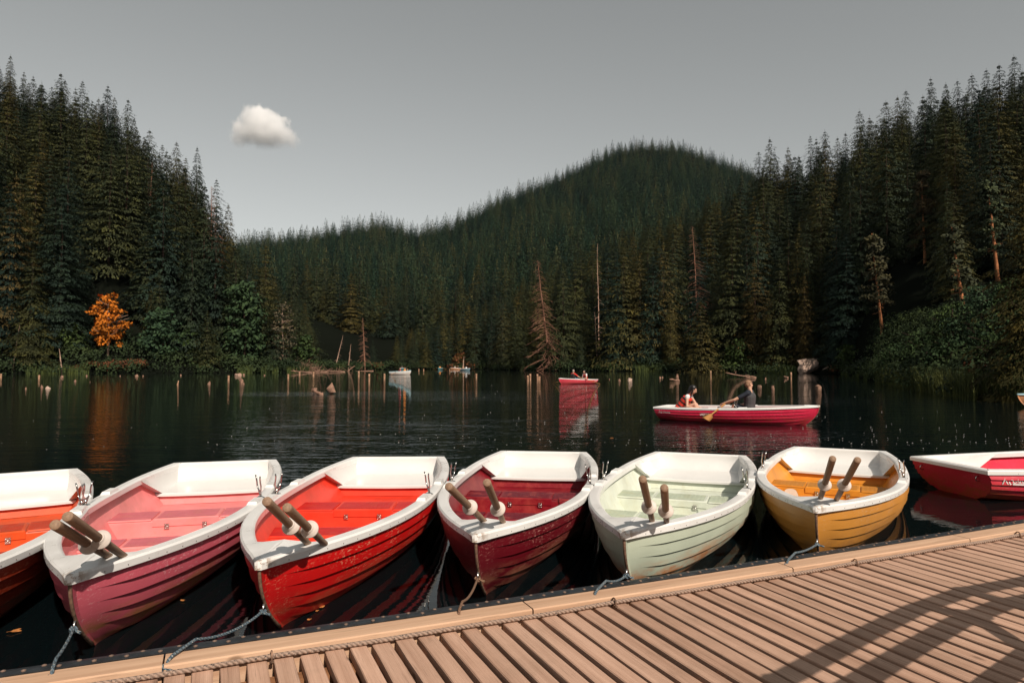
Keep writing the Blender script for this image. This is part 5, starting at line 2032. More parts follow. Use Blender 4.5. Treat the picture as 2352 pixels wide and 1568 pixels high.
FB1 = far_boat(920, 860.5, -1.35, 'white', 'white boat with a pale blue rim passing before the far shore', LB, (0.60, 0.95, 1.25))
FB2 = far_boat(923, 849.0, 0.3, 'teal', 'dark teal boat half hidden behind the white boat', None, (0.55, 0.9, 1.05))
FB3 = far_boat(1010, 848.6, 0.2, 'teal', 'small teal boat with both oars spread, alone by the far shore', LB, (0.55, 0.9, 1.05))
FB4 = far_boat(1046, 848.6, 1.3, 'tan', 'white and tan boat by the far shore behind the pale blue one', None, (0.55, 0.9, 1.05))
FB5 = far_boat(1070, 850.6, -0.9, 'blue', 'pale blue boat by the far shore beside the bare stump', None, (0.55, 0.9, 1.05))
FB6 = boat('pale blue and tan boat whose tip alone enters the picture beside the shaded bank', 0, 0, 1.45, BM['tan'], 1.0, 'small boats near the far shore', rowlocks=(0, 0), full=False, gun=LB)
tipx, tipy = at(2336, 893, 24.0).x, 24.0
FB6.location = (tipx + math.sin(1.45) * BL, tipy + math.cos(1.45) * BL, 0)


def tiny(root, l, f, label, shirt, hair, vest=None, lean=0.1, skin='skin', sc=1.0):
    fr = boat_frame(root)
    P = seated(l, 0.0, 0.16 * root.scale.x, f, lean, 0.36, 0.46, 0.22, 0.12, 0.36)
    person(label, 'person', fr, P, (f, 0.1, 0), hair, shirt, vest, ('denim', 2), skin, 0.035, fingers=False, sleeves=.6)


tiny(FB1, 2.2, -1, 'person in a yellow-orange vest at the end of the white boat', 'orange_cloth', 'hair_sandy', 'orange_cloth')
tiny(FB1, 1.35, 1, 'dark haired person in a red vest paddling the white boat', 'black_cloth', 'hair_black', 'red_cloth')
tiny(FB2, 1.4, -1, 'person in dark clothes in the teal boat behind the white one', 'charcoal', 'hair_black')
tiny(FB3, 1.4, -1, 'person in an orange vest rowing the small teal boat', 'orange_cloth', 'hair_black')
tiny(FB4, 1.7, -1, 'person in white rowing the white and tan boat', 'white_cloth', 'hair_sandy')
tiny(FB4, 0.7, 1, 'person in dark blue sitting in the white and tan boat', 'navy', 'hair_black')
tiny(FB5, 1.7, -1, 'person in a white shirt rowing the pale blue boat', 'white_cloth', 'hair_black')
tiny(FB5, 0.7, 1, 'person in tan clothes sitting in the pale blue boat', 'brown_cloth', 'hair_sandy')
for root, lab in ((FB3, 'small teal boat'), (FB5, 'pale blue boat'), (FB1, 'white boat')):
    fr = boat_frame(root)
    k_ = root.scale.x
    for sg in ((-1, 1) if root != FB1 else (-1,)):
        a, b = fr @ Vector((1.5 * k_, sg * 2.0, 0.05)), fr @ Vector((2.0 * k_, sg * 0.25, 0.52))
        oar_thing('oar spread over the %s side of the %s' % ('near' if sg < 0 else 'other', lab), a, b, .7, M['oar_new'], M['grey_collar'], 'oars of the far boats', blade=.46, bwid=.1)
# ------------------------------------------------------------------ along the shore
def shore_spot(dx, e=0.6):
    Ys = float(SHORE(np.array(float(dx)))[0])
    Y = Ys + e
    return Vector(((dx - CX_D) / F_D * Y, Y, gz((dx - CX_D) / F_D * Y, Y)))


def zrow(y, Y):     # height of photo row y at depth Y
    return at(CX_D, y, Y).z


g = np.random.default_rng(77)
cl, cln = [], []
for dx0 in np.arange(-80, 2440, 7.0):
    Ys = float(SHORE(np.array(dx0))[0])
    for k in range(3):
        e = g.uniform(-0.4, 7.0)
        Y = Ys + e
        if 1835 < dx0 < 1920 and e < 4: continue
        r = g.uniform(0.6, 1.6) * (1.25 if k == 2 else 1) * min(1.0, 0.35 + Ys / 150)
        X_ = (dx0 + g.uniform(-4, 4) - CX_D) / F_D * Y
        (cl if Ys > 70 else cln).append((X_, Y, max(gz(X_, Y), 0) + r * 0.35, r))
for dx0 in np.arange(2020, 2440, 9.0):          # scrub up the shaded bank
    Ys = float(SHORE(np.array(dx0))[0])
    for e in np.arange(4, 30, 3.0):
        Y = Ys + e + g.uniform(-1.5, 1.5)
        X_ = (dx0 + g.uniform(-6, 6) - CX_D) / F_D * Y
        cln.append((X_, Y, max(gz(X_, Y), 0) + .3, g.uniform(.5, 1.3) * (1 if e < 40 else 1.5)))
tag(link('undergrowth', leafy_mesh('undergrowth', 9, cl, 40, 0.36, 0.8), M['brush']), 'low green undergrowth along the water edge', 'undergrowth', None, 'stuff')
tag(link('undergrowth', leafy_mesh('undergrowth', 10, cln, 120, 0.17, 0.8), M['brush']), 'dark scrub covering the shaded bank above the reeds', 'undergrowth', None, 'stuff')


def broadleaf(dx, e, top, wid, label, mat, seed, leaf=0.5, dens=36, trunk=0.16, layers=9, name='leafy_tree', bark='bark', low=0.18, group=None, clump=0.30, flat=0.5):
    P = shore_spot(dx, e)
    h = max(zrow(top, P.y) - P.z, 2.0)
    Rc = wid / 2 / F_D * P.y
    gg = np.random.default_rng(seed)
    cl = []
    for i in range(layers):
        q = (i + .5) / layers
        rr = Rc * (0.35 + 0.75 * math.sin(math.pi * min(q * 0.95 + 0.12, 1)) ** 0.8)
        n = int(3 + 5 * rr / Rc)
        for k in range(n):
            a = 6.283 * k / n + gg.uniform(-.5, .5)
            d = rr * gg.uniform(.25, .8)
            cl.append((d * math.cos(a), d * math.sin(a), h * (low + (1 - low) * q * .97) + gg.normal(0, h * .02), Rc * clump * gg.uniform(.7, 1.35)))
    root = empty(name, label, 'tree', P, 0, group)
    link('crown', leafy_mesh('crown', seed, cl, dens / max(Rc * clump, .3) ** .6, leaf, flat), mat, root)
    mb = MB()
    r2 = random.Random(seed)
    mb.tube([(0, 0, -.4), (0.02 * h, 0, h * .3), (-.01 * h, .01 * h, h * .62), (0, 0, h * .93)], [trunk, trunk * .8, trunk * .5, .03], 7)
    for k in range(12):
        z = h * r2.uniform(.25, .8); a = r2.uniform(0, 6.283); Lb = Rc * r2.uniform(.5, .9)
        mb.tube([(0, 0, z), (math.cos(a) * Lb * .5, math.sin(a) * Lb * .5, z + .12 * Lb), (math.cos(a) * Lb, math.sin(a) * Lb, z + .3 * Lb)], [trunk * .4, trunk * .25, .02], 5, caps=False)
    link('trunk', mb.mesh('trunk'), M[bark], root)
    return root


broadleaf(247, 2.5, 672, 98, 'orange autumn maple glowing among dark spruces on the shore', M['leaf_orange'], 21, 0.46, 60, 0.17, 10, 'maple_tree', 'palewood', 0.18, None, 0.19, 0.30)
broadleaf(372, 3.0, 706, 100, 'round bright green maple at the water right of the orange maple', M['leaf'], 22, 0.6, 40, 0.18, 8, 'maple_tree', 'bark', 0.02)
broadleaf(440, 4.0, 750, 80, 'lower green maple beside the round bright green one', M['leaf'], 23, 0.6, 40, 0.15, 7, 'maple_tree', 'bark', 0.02)
broadleaf(560, 4.0, 640, 105, 'tall green and yellowish maple at the foot of the steep slope', M['leaf'], 24, 0.6, 40, 0.2, 9, 'maple_tree', 'bark', 0.04)
broadleaf(160, 4.0, 742, 70, 'blue-green leafy tree between the pale snag and the orange maple', M['leaf'], 25, 0.55, 36, 0.12, 7, 'leafy_tree', 'bark', 0.04)
broadleaf(648, 3.5, 690, 60, 'thin grey-brown tree with sparse leaves near the driftwood', M['leaf_drab'], 26, 0.4, 20, 0.12, 9, 'leafy_tree', 'palewood', 0.12)
broadleaf(700, 4.0, 770, 60, 'low green tree over the driftwood heap', M['leaf'], 27, 0.55, 34, 0.12, 6, 'leafy_tree', 'bark', 0.03)
broadleaf(1060, 6, 812, 46, 'small rust-leaved tree behind the pale blue boat', M['leaf_rust'], 28, 0.7, 34, 0.12, 6, 'leafy_tree', 'palewood', 0.05)
broadleaf(1270, 3, 790, 60, 'bright green birch at the water beneath the brown dead spruce', M['leaf'], 29, 0.5, 34, 0.1, 7, 'leafy_tree', 'palewood', 0.04)
broadleaf(1700, 3, 778, 74, 'low green tree at the water between the two fallen logs and the boulder', M['leaf'], 30, 0.5, 34, 0.12, 6, 'leafy_tree', 'bark', 0.02)
broadleaf(1945, 2, 792, 56, 'bright green shrub at the water beside the boulder', M['leaf'], 31, 0.45, 36, 0.08, 5, 'leafy_tree', 'bark', 0.02)
for i, (dx, e, top, w) in enumerate(((2060, 5, 800, 90), (2120, 8, 760, 110), (2190, 9, 700, 130), (2260, 9, 655, 150), (2330, 10, 640, 160), (2390, 6, 690, 150), (2290, 5, 790, 130), (2180, 5, 812, 110), (2360, 3.5, 800, 120))):
    broadleaf(dx, e, top, w, 'dark small-leaved tree crowding the shaded bank above the reeds', M['leaf'], 60 + i, 0.15, 110, 0.09, 8, 'leafy_tree', 'bark', 0.02, 'leafy trees of the shaded bank', 0.30, 0.7)

# rust brown thicket under the orange maple, orange scrub further on
def bush(dx, e, top, wid, label, mat, seed, leaf=0.35, name='bush', group=None):
    P = shore_spot(dx, e)
    h = max(zrow(top, P.y) - P.z, .5)
    Rc = wid / 2 / F_D * P.y
    gg = np.random.default_rng(seed)
    cl = [(gg.uniform(-1, 1) * Rc * .75, gg.uniform(-.6, .6) * Rc * .6, h * gg.uniform(.15, .75), min(h, Rc) * gg.uniform(.25, .5)) for _ in range(14)]
    o = link(name, leafy_mesh(name, seed, cl, 60 / max(min(h, Rc) * .4, .4), leaf, .75), mat, None, P)
    return tag(o, label, 'bush', group)


bush(215, 0.8, 829, 56, 'rust brown bush at the water left of the orange maple trunk', M['leaf_rust'], 1)
bush(268, 0.6, 826, 60, 'widest rust brown bush under the orange maple', M['leaf_rust'], 2)
bush(318, 0.8, 822, 40, 'rust brown bush between the orange maple and the round green maple', M['leaf_rust'], 3)
bush(178, 0.6, 838, 40, 'low brownish bush at the end of the pale reeds', M['leaf_rust'], 4)
bush(1040, 2.0, 836, 30, 'orange-brown bush by the far shore behind the small teal boat', M['leaf_rust'], 5, .6)
bush(1085, 2.0, 832, 34, 'rust bush by the far shore behind the bare stump', M['leaf_rust'], 6, .6)
bush(866, 1.5, 830, 22, 'small orange bush by the far shore above the white boat', M['leaf_rust'], 7, .5)
bush(1915, 1.0, 838, 26, 'small orange-brown bush beside the low pale rock', M['leaf_rust'], 8)
bush(2245, 3.0, 828, 46, 'orange-leaved bush standing out above the dark reeds', M['leaf_rust'], 9, .2)
bush(2150, 2.5, 862, 40, 'low reddish bush among the dark reeds', M['leaf_rust'], 10, .2)


def reeds(label, runs, seed, h0, h1, dens, wid):
    gg = np.random.default_rng(seed)
    Bv = []
    for dxa, dxb, e0, e1 in runs:
        n = int(abs(dxb - dxa) * dens)
        dx = gg.uniform(dxa, dxb, n)
        Y = SHORE(dx)[0] + gg.uniform(e0, e1, n)
        Bv.append(np.stack([(dx - CX_D) / F_D * Y, Y, np.full(n, -0.15)], 1))
    B = np.vstack(Bv); n = len(B)
    hh = gg.uniform(h0, h1, n)
    lean = gg.normal(0, .16, (n, 2)) * hh[:, None]
    w = gg.uniform(.6, 1.2, n) * wid
    a = gg.uniform(0, 3.14, n)
    sx = np.stack([np.cos(a) * w, np.sin(a) * w, 0 * w], 1)
    mid = B + np.stack([lean[:, 0] * .3, lean[:, 1] * .3, hh * .6], 1)
    tip = B + np.stack([lean[:, 0], lean[:, 1], hh], 1)
    V = np.stack([B - sx, B + sx, mid + sx * .8, tip, mid - sx * .8], 1).reshape(-1, 3)
    i = np.arange(n)[:, None] * 5
    F1 = np.hstack([i, i + 1, i + 2, i + 4]); F2 = np.hstack([i + 4, i + 2, i + 3, i + 3])
    mb = MB()
    mb.v = [tuple(p) for p in V]
    mb.f = [tuple(r) for r in F1] + [(r[0], r[1], r[2]) for r in F2]
    mb.m = [0] * len(mb.f); mb.sm = [False] * len(mb.f)
    return tag(link('reeds', mb.mesh('reeds'), M['reed']), label, 'reeds', None, 'stuff')


reeds('pale reeds standing in the shallows along the far shore', [(60, 205, -.9, .6), (545, 580, -.8, .4), (600, 640, -.6, .4), (660, 720, -.8, .5), (1740, 1830, -.8, .4), (1930, 1990, -.8, .4), (1460, 1520, -.6, .3)], 4, .9, 1.7, 5, .035)
reeds('tall dark reeds in front of the shaded bank', [(2010, 2110, -1.2, .8), (2100, 2240, -1.6, 1.5), (2230, 2420, -1.0, 1.2)], 5, .8, 1.7, 9, .013)

# ------------------------------------------------------------------ marked trees: dead, bare, pine
def pole_tree(name, label, top, base, Y, mat, r, seed, crown=None, crown_m=None, nb=60, bl=.11, lo=.15, droop=.35, bare=True, group=None, twigs=3, one=0.0, parts=('branches', 'trunk')):
    T, Bp = at(*top, Y), at(*base, Y)
    zg = gz(Bp.x, Y)
    d = T - Bp
    # carry the stem down to the ground
    foot = Bp + d * ((min(zg, Bp.z) - .3 - Bp.z) / d.z)
    h = T.z - foot.z
    lean = (T.x - foot.x) / h
    root = empty(name, label, 'tree', foot, 0, group)
    tm_ = trunk_mesh('trunk', h, r, 7, lean, seed)
    if bare and nb <= 45:      # a few stubs stay part of the stem
        bm = bmesh.new(); bm.from_mesh(tm_); bm.from_mesh(bare_mesh('stubs', h, r, seed, nb, bl, lo, droop, lean, twigs, one)); bm.to_mesh(tm_); bm.free()
        bare = False
    link('trunk', tm_, mat, root)
    if bare: link('branches', bare_mesh('branches', h, r, seed, nb, bl, lo, droop, lean, twigs, one), mat, root)
    if crown is not None: link('crown', crown(h, lean), crown_m, root)
    return root


pole_tree('dead_spruce', 'dead pinkish-brown spruce hung with bare branches on the edge of the steep slope', (485, 428), (487, 640), 176, M['deadwood'], .26, 1, nb=170, bl=.16, droop=.6, one=.55)
pole_tree('dead_spruce', 'brown dead spruce with drooping bare branches behind the coral boat', (1234, 598), (1258, 800), 146, M['deadwood'], .26, 2, nb=210, bl=.17, lo=.06, droop=.35)
pole_tree('dead_spruce', 'half bare spruce with a pale stem and dead side branches above the wide blade oar', (1590, 520), (1600, 690), 150, M['deadwood'], .24, 3, nb=130, bl=.15, droop=.3, one=.2)
pole_tree('dead_spruce', 'thin pale bare stem with short twigs on the slope behind the coral boat', (1372, 560), (1374, 690), 160, M['palewood'], .16, 4, nb=40, bl=.06, droop=.3)
pole_tree('dead_spruce', 'dead reddish spruce near the water left of the white boat', (833, 730), (838, 838), 166, M['deadwood'], .2, 5, nb=90, bl=.13)
pole_tree('dead_spruce', 'leaning bare stem above the driftwood bank', (788, 770), (770, 845), 150, M['palewood'], .14, 6, nb=20, bl=.10)
pole_tree('dead_spruce', 'slanting grey stem with broken branches above the driftwood bank', (806, 790), (800, 848), 154, M['palewood'], .14, 7, nb=22, bl=.10)
pole_tree('dead_spruce', 'thin bare stem on the steep slope above the green maples', (352, 640), (358, 720), 134, M['deadwood'], .15, 8, nb=14, bl=.05)
pole_tree('dead_spruce', 'bare reddish stem high on the steep slope', (350, 372), (346, 450), 176, M['deadwood'], .2, 9, nb=40, bl=.09)
pole_tree('birch_trunk', 'broken pale birch trunk by the pale reeds', (136, 800), (141, 845), 106, M['palewood'], .2, 10, nb=5, bl=.12)
pole_tree('birch_trunk', 'crooked pale stem rising from the reeds at the picture edge', (45, 745), (30, 846), 105, M['palewood'], .12, 11, nb=6, bl=.06)
pole_tree('birch_trunk', 'bare pale stump standing behind the pale blue boat', (1066, 818), (1063, 849), 178, M['palewood'], .3, 12, nb=4, bl=.1)
pole_tree('birch_trunk', 'thin pale birch stem right of the brown dead spruce', (1366, 716), (1372, 838), 142, M['palewood'], .11, 13, nb=10, bl=.06)
for i, (x, y0, y1, Yd) in enumerate(((1368, 405, 430, 960), (1374, 382, 440, 955), (1379, 398, 446, 950), (1384, 402, 444, 945), (1389, 408, 436, 950), (1347, 432, 452, 930), (1412, 446, 470, 900))):
    pole_tree('dead_spruce', 'pale bare stem in the cluster of dead trees high on the distant hill' if i < 5 else ('lone pale stem left of the dead cluster on the distant hill' if i == 5 else 'lone pale stem right of the dead cluster on the distant hill'),
              (x, y0), (x + 1, y1), Yd, M['palewood'], .55, 40 + i, nb=14, bl=.07, twigs=0, group='dead stems on the distant hill' if i < 5 else None)


def pine_crown(h, lean, seed, f0=.45, Rk=.13, n=34):
    gg = np.random.default_rng(seed)
    cl = []
    for i in range(n):
        q = f0 + (1 - f0) * gg.random() ** .8
        rr = h * Rk * (1.25 - q) / (1.25 - f0) * 1.2
        a = gg.uniform(0, 6.283); d = rr * gg.uniform(.2, 1)
        cl.append((lean * h * q + d * math.cos(a), d * math.sin(a), h * q - .06 * d, h * .046 * gg.uniform(.7, 1.4)))
    return leafy_mesh('crown', seed, cl, 150, .30, .42)


for i, (lab, top, base, Y, f0, Rk) in enumerate((('pine with a long leaning orange trunk on the shaded slope', (2002, 536), (2030, 800), 77, .38, .12),
                                                 ('pine with a curved orange trunk above the reeds on the shaded slope', (2186, 520), (2218, 745), 61, .40, .12),
                                                 ('short-crowned pine with an orange stem high on the shaded slope', (2116, 400), (2122, 540), 97, .25, .14),
                                                 ('pine with an orange stem near the picture edge on the shaded slope', (2268, 420), (2290, 620), 71, .35, .11))):
    pole_tree('pine_tree', lab, top, base, Y, M['bark_pine'], .21, 70 + i, crown=(lambda h, lean, s=80 + i, f=f0, k=Rk: pine_crown(h, lean, s, f - .08, k, 46)), crown_m=M['pine'], nb=24, bl=.10, lo=.3, droop=.1, twigs=1)

# the sunlit olive spruce on its boulder and its brownish neighbours
def lit_spruce(dx, top, Y, label, mat, seed, wide=1.0, mesh=0):
    X_ = (dx - CX_D) / F_D * Y
    z0 = gz(X_, Y)
    h = zrow(top, Y) - z0
    s = h / 22
    tree_thing('spruce_tree', label, 'tree', (X_, Y, z0 - .1), seed, (s * wide, s * wide, s), SPR[mesh][0].copy(), mat, SPR[mesh][1], M['bark'])


for d_ in ((1850, 632, 110.5, 'sunlit olive-brown spruce growing on the pale boulder', 'spruce_olive', 1, .8, 1), (1525, 560, 138, 'tall olive spruce catching the sun above the rowing couple', 'spruce_olive', 2, .95, 3),
           (1470, 585, 140, 'olive-lit spruce at the water left of the rowing couple', 'spruce_olive', 3, 1.0, 4), (608, 560, 130, 'orange-brown tinged spruce past the foot of the steep slope', 'spruce_olive', 4, 1.0, 0),
           (28, 400, 110, 'tall olive-lit spruce at the picture edge behind the reeds', 'spruce_olive', 5, 1.0, 0), (1610, 690, 122, 'olive spruce standing at the water below the half bare stem', 'spruce_olive', 6, 1.2, 5),
           (1735, 600, 122, 'dark olive spruce with full skirts by the low green tree', 'spruce_olive', 7, 1.1, 2), (1020, 700, 196, 'brownish olive spruce on the far shore above the small boats', 'spruce_olive', 8, .9, 1)):
    X0 = SPR[d_[7]][0]
    me_ = X0.copy(); me_.materials.clear()
    Yd = d_[2]; X_ = (d_[0] - CX_D) / F_D * Yd; z0 = gz(X_, Yd); h = zrow(d_[1], Yd) - z0; s = h / 22
    tree_thing('spruce_tree', d_[3], 'tree', (X_, Yd, z0 - .1), float(d_[5]), (s * d_[6], s * d_[6], s), me_, M[d_[4]], SPR[d_[7]][1], M['bark'])

# ------------------------------------------------------------------ rocks, driftwood, posts and stumps in the water
def rock(label, x0, x1, ytop, ybase, seed, name='rock', Y=None, depth=.8, mat='rock', sharp=.30, group=None, cat='rock'):
    """an angular lump from photo extents, sitting in the water or on the bank"""
    Y = Y or un(CX_D, ybase, 0)[1]
    cx_, w = (x0 + x1) / 2, (x1 - x0) / F_D * Y
    h = zrow(ytop, Y) - max(zrow(ybase, Y), -.5)
    P = Vector(((cx_ - CX_D) / F_D * Y, Y + w * depth * .4, 0))
    bm = bmesh.new()
    bmesh.ops.create_icosphere(bm, subdivisions=4 if w > 1.2 else 2, radius=1)
    gg = random.Random(seed)
    planes = [(Vector((gg.gauss(0, 1), gg.gauss(0, 1), gg.gauss(0, .8))).normalized(), gg.uniform(.42, .85)) for _ in range(26)]
    for v in bm.verts:
        for n_, d_ in planes:
            k_ = v.co.dot(n_)
            if k_ > d_: v.co -= n_ * (k_ - d_)
        v.co *= 1 + gg.uniform(-.05, .05) * sharp * 3
    zs = [v.co.z for v in bm.verts]; xs = [v.co.x for v in bm.verts]
    for v in bm.verts:
        v.co.x *= w / (max(xs) - min(xs)); v.co.y *= w * depth * .5
        v.co.z = (v.co.z - min(zs)) / (max(zs) - min(zs)) * (h + .35) - .35
    me = bpy.data.meshes.new(name); bm.to_mesh(me); bm.free()
    return tag(link(name, me, M[mat], None, P), label, cat, group)


YB = 106.5
rock('large pale boulder at the water under the sunlit olive spruce', 1836, 1884, 823, 858, 3, 'boulder', YB, .8)
rock('narrow split slab of rock leaning on the large boulder', 1832, 1846, 836, 858, 4, 'boulder', YB - 1.5, .6)
rock('dark overgrown rock on top of the large boulder', 1862, 1888, 818, 845, 5, 'boulder', YB + 1.8, .8)
rock('low pale rock to one side of the large boulder', 1890, 1914, 841, 858, 6, 'boulder', YB - 1, .8)
rock('pale crag on the shaded slope beside the curved orange pine', 2228, 2266, 645, 690, 8, 'crag', 74, .8)
P_ = [('tall', 405, 874, 883, 0.55), ('', 525, 862, 872, 0.0), ('', 662, 859, 868, 0), ('', 688, 854, 861, 0), ('', 720, 854, 862, 0), ('', 824, 852.5, 863.5, 0), ('', 848, 858.5, 875, 0), ('', 883, 858, 868, 0),
      ('', 936, 847, 852.5, 0), ('', 962, 847, 852, 0), ('', 973, 847, 852, 0), ('', 1033, 847, 852, 0), ('', 1094, 858, 867, 0), ('', 1213, 862, 875, -.06), ('', 1218, 858.5, 872, 0), ('', 1235.5, 859, 871.6, -.1), ('', 1239, 864, 871.6, 0),
      ('', 1817, 854.6, 871, 0), ('', 1632.6, 851, 866, 0), ('', 89.7, 861, 868, 0), ('', 2, 858, 866, 0)]
PL = {405: 'short pointed post alone in the open water before the round green maple', 525: 'post in the water below the foot of the steep slope', 662: 'short post before the driftwood heap',
      688: 'post before the driftwood heap, the one nearer its brush', 720: 'post at the end of the driftwood heap', 824: 'post between the driftwood bank and the white boat', 848: 'tallest post beside the white boat', 883: 'post nearest to the white boat',
      1094: 'lone post between the pale blue boat and the paired posts', 1213: 'front post of the close pair beside the coral boat', 1218: 'rear post of the close pair beside the coral boat',
      1235.5: 'leaning post next to the coral boat', 1239: 'short post propped against the leaning post', 1817: 'slim post in the water before the large boulder', 1632.6: 'thin rough pole standing in the water behind the rowing couple',
      89.7: 'small pale post before the pale reeds', 2: 'pale post cut by the picture edge'}
for _, x, y0, y1, lean in P_:
    X_, Y_ = un(x, y1, 0)
    h = zrow(y0, Y_)
    r = min(0.115, 2.2 / F_D * Y_) if x not in (1632.6, 1817) else 0.08
    mb = MB()
    r2 = random.Random(int(x * 10))
    pts, rad = [], []
    for i in range(6):
        q = i / 5
        pts.append((lean * h * q, 0, -.5 + (h + .5) * q)); rad.append(r * r2.uniform(.88, 1.08) * (1 if x != 405 or q < .8 else .55))
    mb.tube(pts, rad, 9)
    tag(mb.build('mooring_post', M['post'], None, (X_, Y_, 0)), PL.get(x, 'tiny post in the row before the far shore'), 'post', 'posts in the lake' if x in PL else 'tiny posts before the far shore')


def log(label, a, b, r, name='log', mat='driftwood', seed=0, branches=2, group=None, cat='log'):
    """trunk from photo point a (x, y, raised) to b lying on the water"""
    Yb = un(b[0], b[1] + .4, 0)[1]
    A, B = at(a[0], a[1], Yb + a[2]), at(b[0], b[1], Yb)
    r2 = random.Random(seed)
    mb = MB()
    pts = [A.lerp(B, i / 6) + Vector((r2.uniform(-.04, .04), r2.uniform(-.04, .04), r2.uniform(-.03, .03))) for i in range(7)]
    mb.tube(pts, [r * (.75 + .5 * i / 6) * r2.uniform(.9, 1.1) for i in range(7)], 8)
    for k in range(branches):
        p = A.lerp(B, r2.uniform(.1, .8)); d = Vector((r2.uniform(-1, 1), r2.uniform(-.3, .3), r2.uniform(.3, 1))).normalized()
        Lk = (B - A).length * r2.uniform(.12, .3)
        mb.tube([p, p + d * Lk * .5, p + d * Lk + Vector((0, 0, .05))], [r * .4, r * .3, r * .12], 6)
    return tag(recentre(mb.build(name, M[mat])), label, cat, group)


log('long fallen log rising out of the water behind the rowing man', (1668, 856, .0), (1722, 866.5, .0), .07, seed=1)
log('shorter fallen log beyond the long one behind the rowing man', (1711, 861, .0), (1737, 866.3, .0), .06, seed=2, branches=1)
log('short log end beside the long fallen log', (1714, 866, .0), (1736, 868.5, .0), .05, seed=3, branches=0)
log('low log with a broken end behind the woman in the life vest', (1538, 870.5, .0), (1560, 874, .0), .07, seed=4, branches=1)
log('bent driftwood log beside the pointed stump', (718, 897, .20), (742, 906, .02), .085, seed=5, branches=0)
log('small floating log before the large boulder', (1800, 864, .1), (1810, 867, .03), .07, seed=6, branches=0)
log('tilted broken stump at the end of the reeds below the steep slope', (541, 860, .65), (551, 861.5, 0), .2, 'stump', 'palewood', 7, 0, None, 'stump')
for i, (a, b, r) in enumerate((((668, 852, .3), (716, 855.5, .2), .10), ((700, 853, .4), (752, 854.0, .2), .09), ((744, 851, .5), (792, 853.6, .3), .11), ((788, 853.5, .5), (858, 851.6, .3), .09), ((712, 829, 2.6), (674, 850, .4), .07), ((741, 832, 2.3), (690, 851, 1.0), .07), ((815, 840, 1.2), (798, 852.5, .3), .08))):
    log(('pale drift log lying along the bank under the leaning stems', 'dead trunk slanting out of the driftwood heap')[i >= 4], a, b, r, 'log', 'driftwood', 20 + i, 5, ('drift logs along the bank', 'dead trunks in the driftwood heap')[i >= 4])
# the brush heap
mb = MB()
r2 = random.Random(8)
Pd = Vector(((690 - CX_D) / F_D * 126, 126, 0))
for k in range(300):
    qx = r2.gauss(0, 2.2)
    p = Pd + Vector((qx, r2.uniform(-1.2, 1.2), r2.uniform(0, 1.9) * math.exp(-qx * qx / 6)))
    d = Vector((r2.gauss(0, 1), r2.gauss(0, .5), r2.uniform(.0, .9))).normalized() * r2.uniform(.6, 2.0)
    mb.tube([p, p + d * .5 + Vector((0, 0, .1)), p + d], [.035, .025, .008], 4, caps=False)
tag(recentre(mb.build('brush_heap', M['driftwood'])), 'heap of dead reddish brush washed up at the bank', 'driftwood')


def stump(label, pts2, ybase, name='stump', mat='driftwood', thick=.5, seed=0, group=None):
    """a weathered stump: its outline in the photo given real depth and a rough surface"""
    Y = un(CX_D, ybase, 0)[1]
    P0 = at(pts2[0][0], ybase, Y)
    out = [((x - CX_D) / F_D * Y - P0.x, zrow(y, Y)) for x, y in pts2]
    cx_ = sum(p[0] for p in out) / len(out)
    rows = []
    r2 = random.Random(seed)
    z0, z1 = -.3, max(p[1] for p in out)
    mb = MB()
    N_ = 9; K_ = 12
    for i in range(N_ + 1):
        z = max(z0 + (z1 - z0) * i / N_, -.3)
        zq = max(z, min(p[1] for p in out) + .005)
        xs = []
        for a, b in zip(out, out[1:] + out[:1]):
            if (a[1] - zq) * (b[1] - zq) <= 0 and abs(a[1] - b[1]) > 1e-6:
                xs.append(a[0] + (b[0] - a[0]) * (zq - a[1]) / (b[1] - a[1]))
        if len(xs) < 2: xs = [rows[-1][0], rows[-1][1]] if rows else [cx_ - .1, cx_ + .1]
        rows.append((min(xs), max(xs), z))
    vs, fs = [], []
    for (a, b, z) in rows:
        c, w = (a + b) / 2, max((b - a) / 2, .015)
        for k in range(K_):
            t = 6.283 * k / K_
            j = 1 + r2.uniform(-.10, .10)
            vs.append((P0.x + c + w * math.cos(t) * j, Y + w * thick * 2 * math.sin(t) * j, z))
    for i in range(N_):
        for k in range(K_):
            k2 = (k + 1) % K_
            fs.append((i * K_ + k, i * K_ + k2, i * K_ + K_ + k2, i * K_ + K_ + k))
    fs.append(tuple(N_ * K_ + k for k in range(K_)))
    mb.add(vs, fs)
    return tag(recentre(mb.build(name, M[mat])), label, 'stump', group)


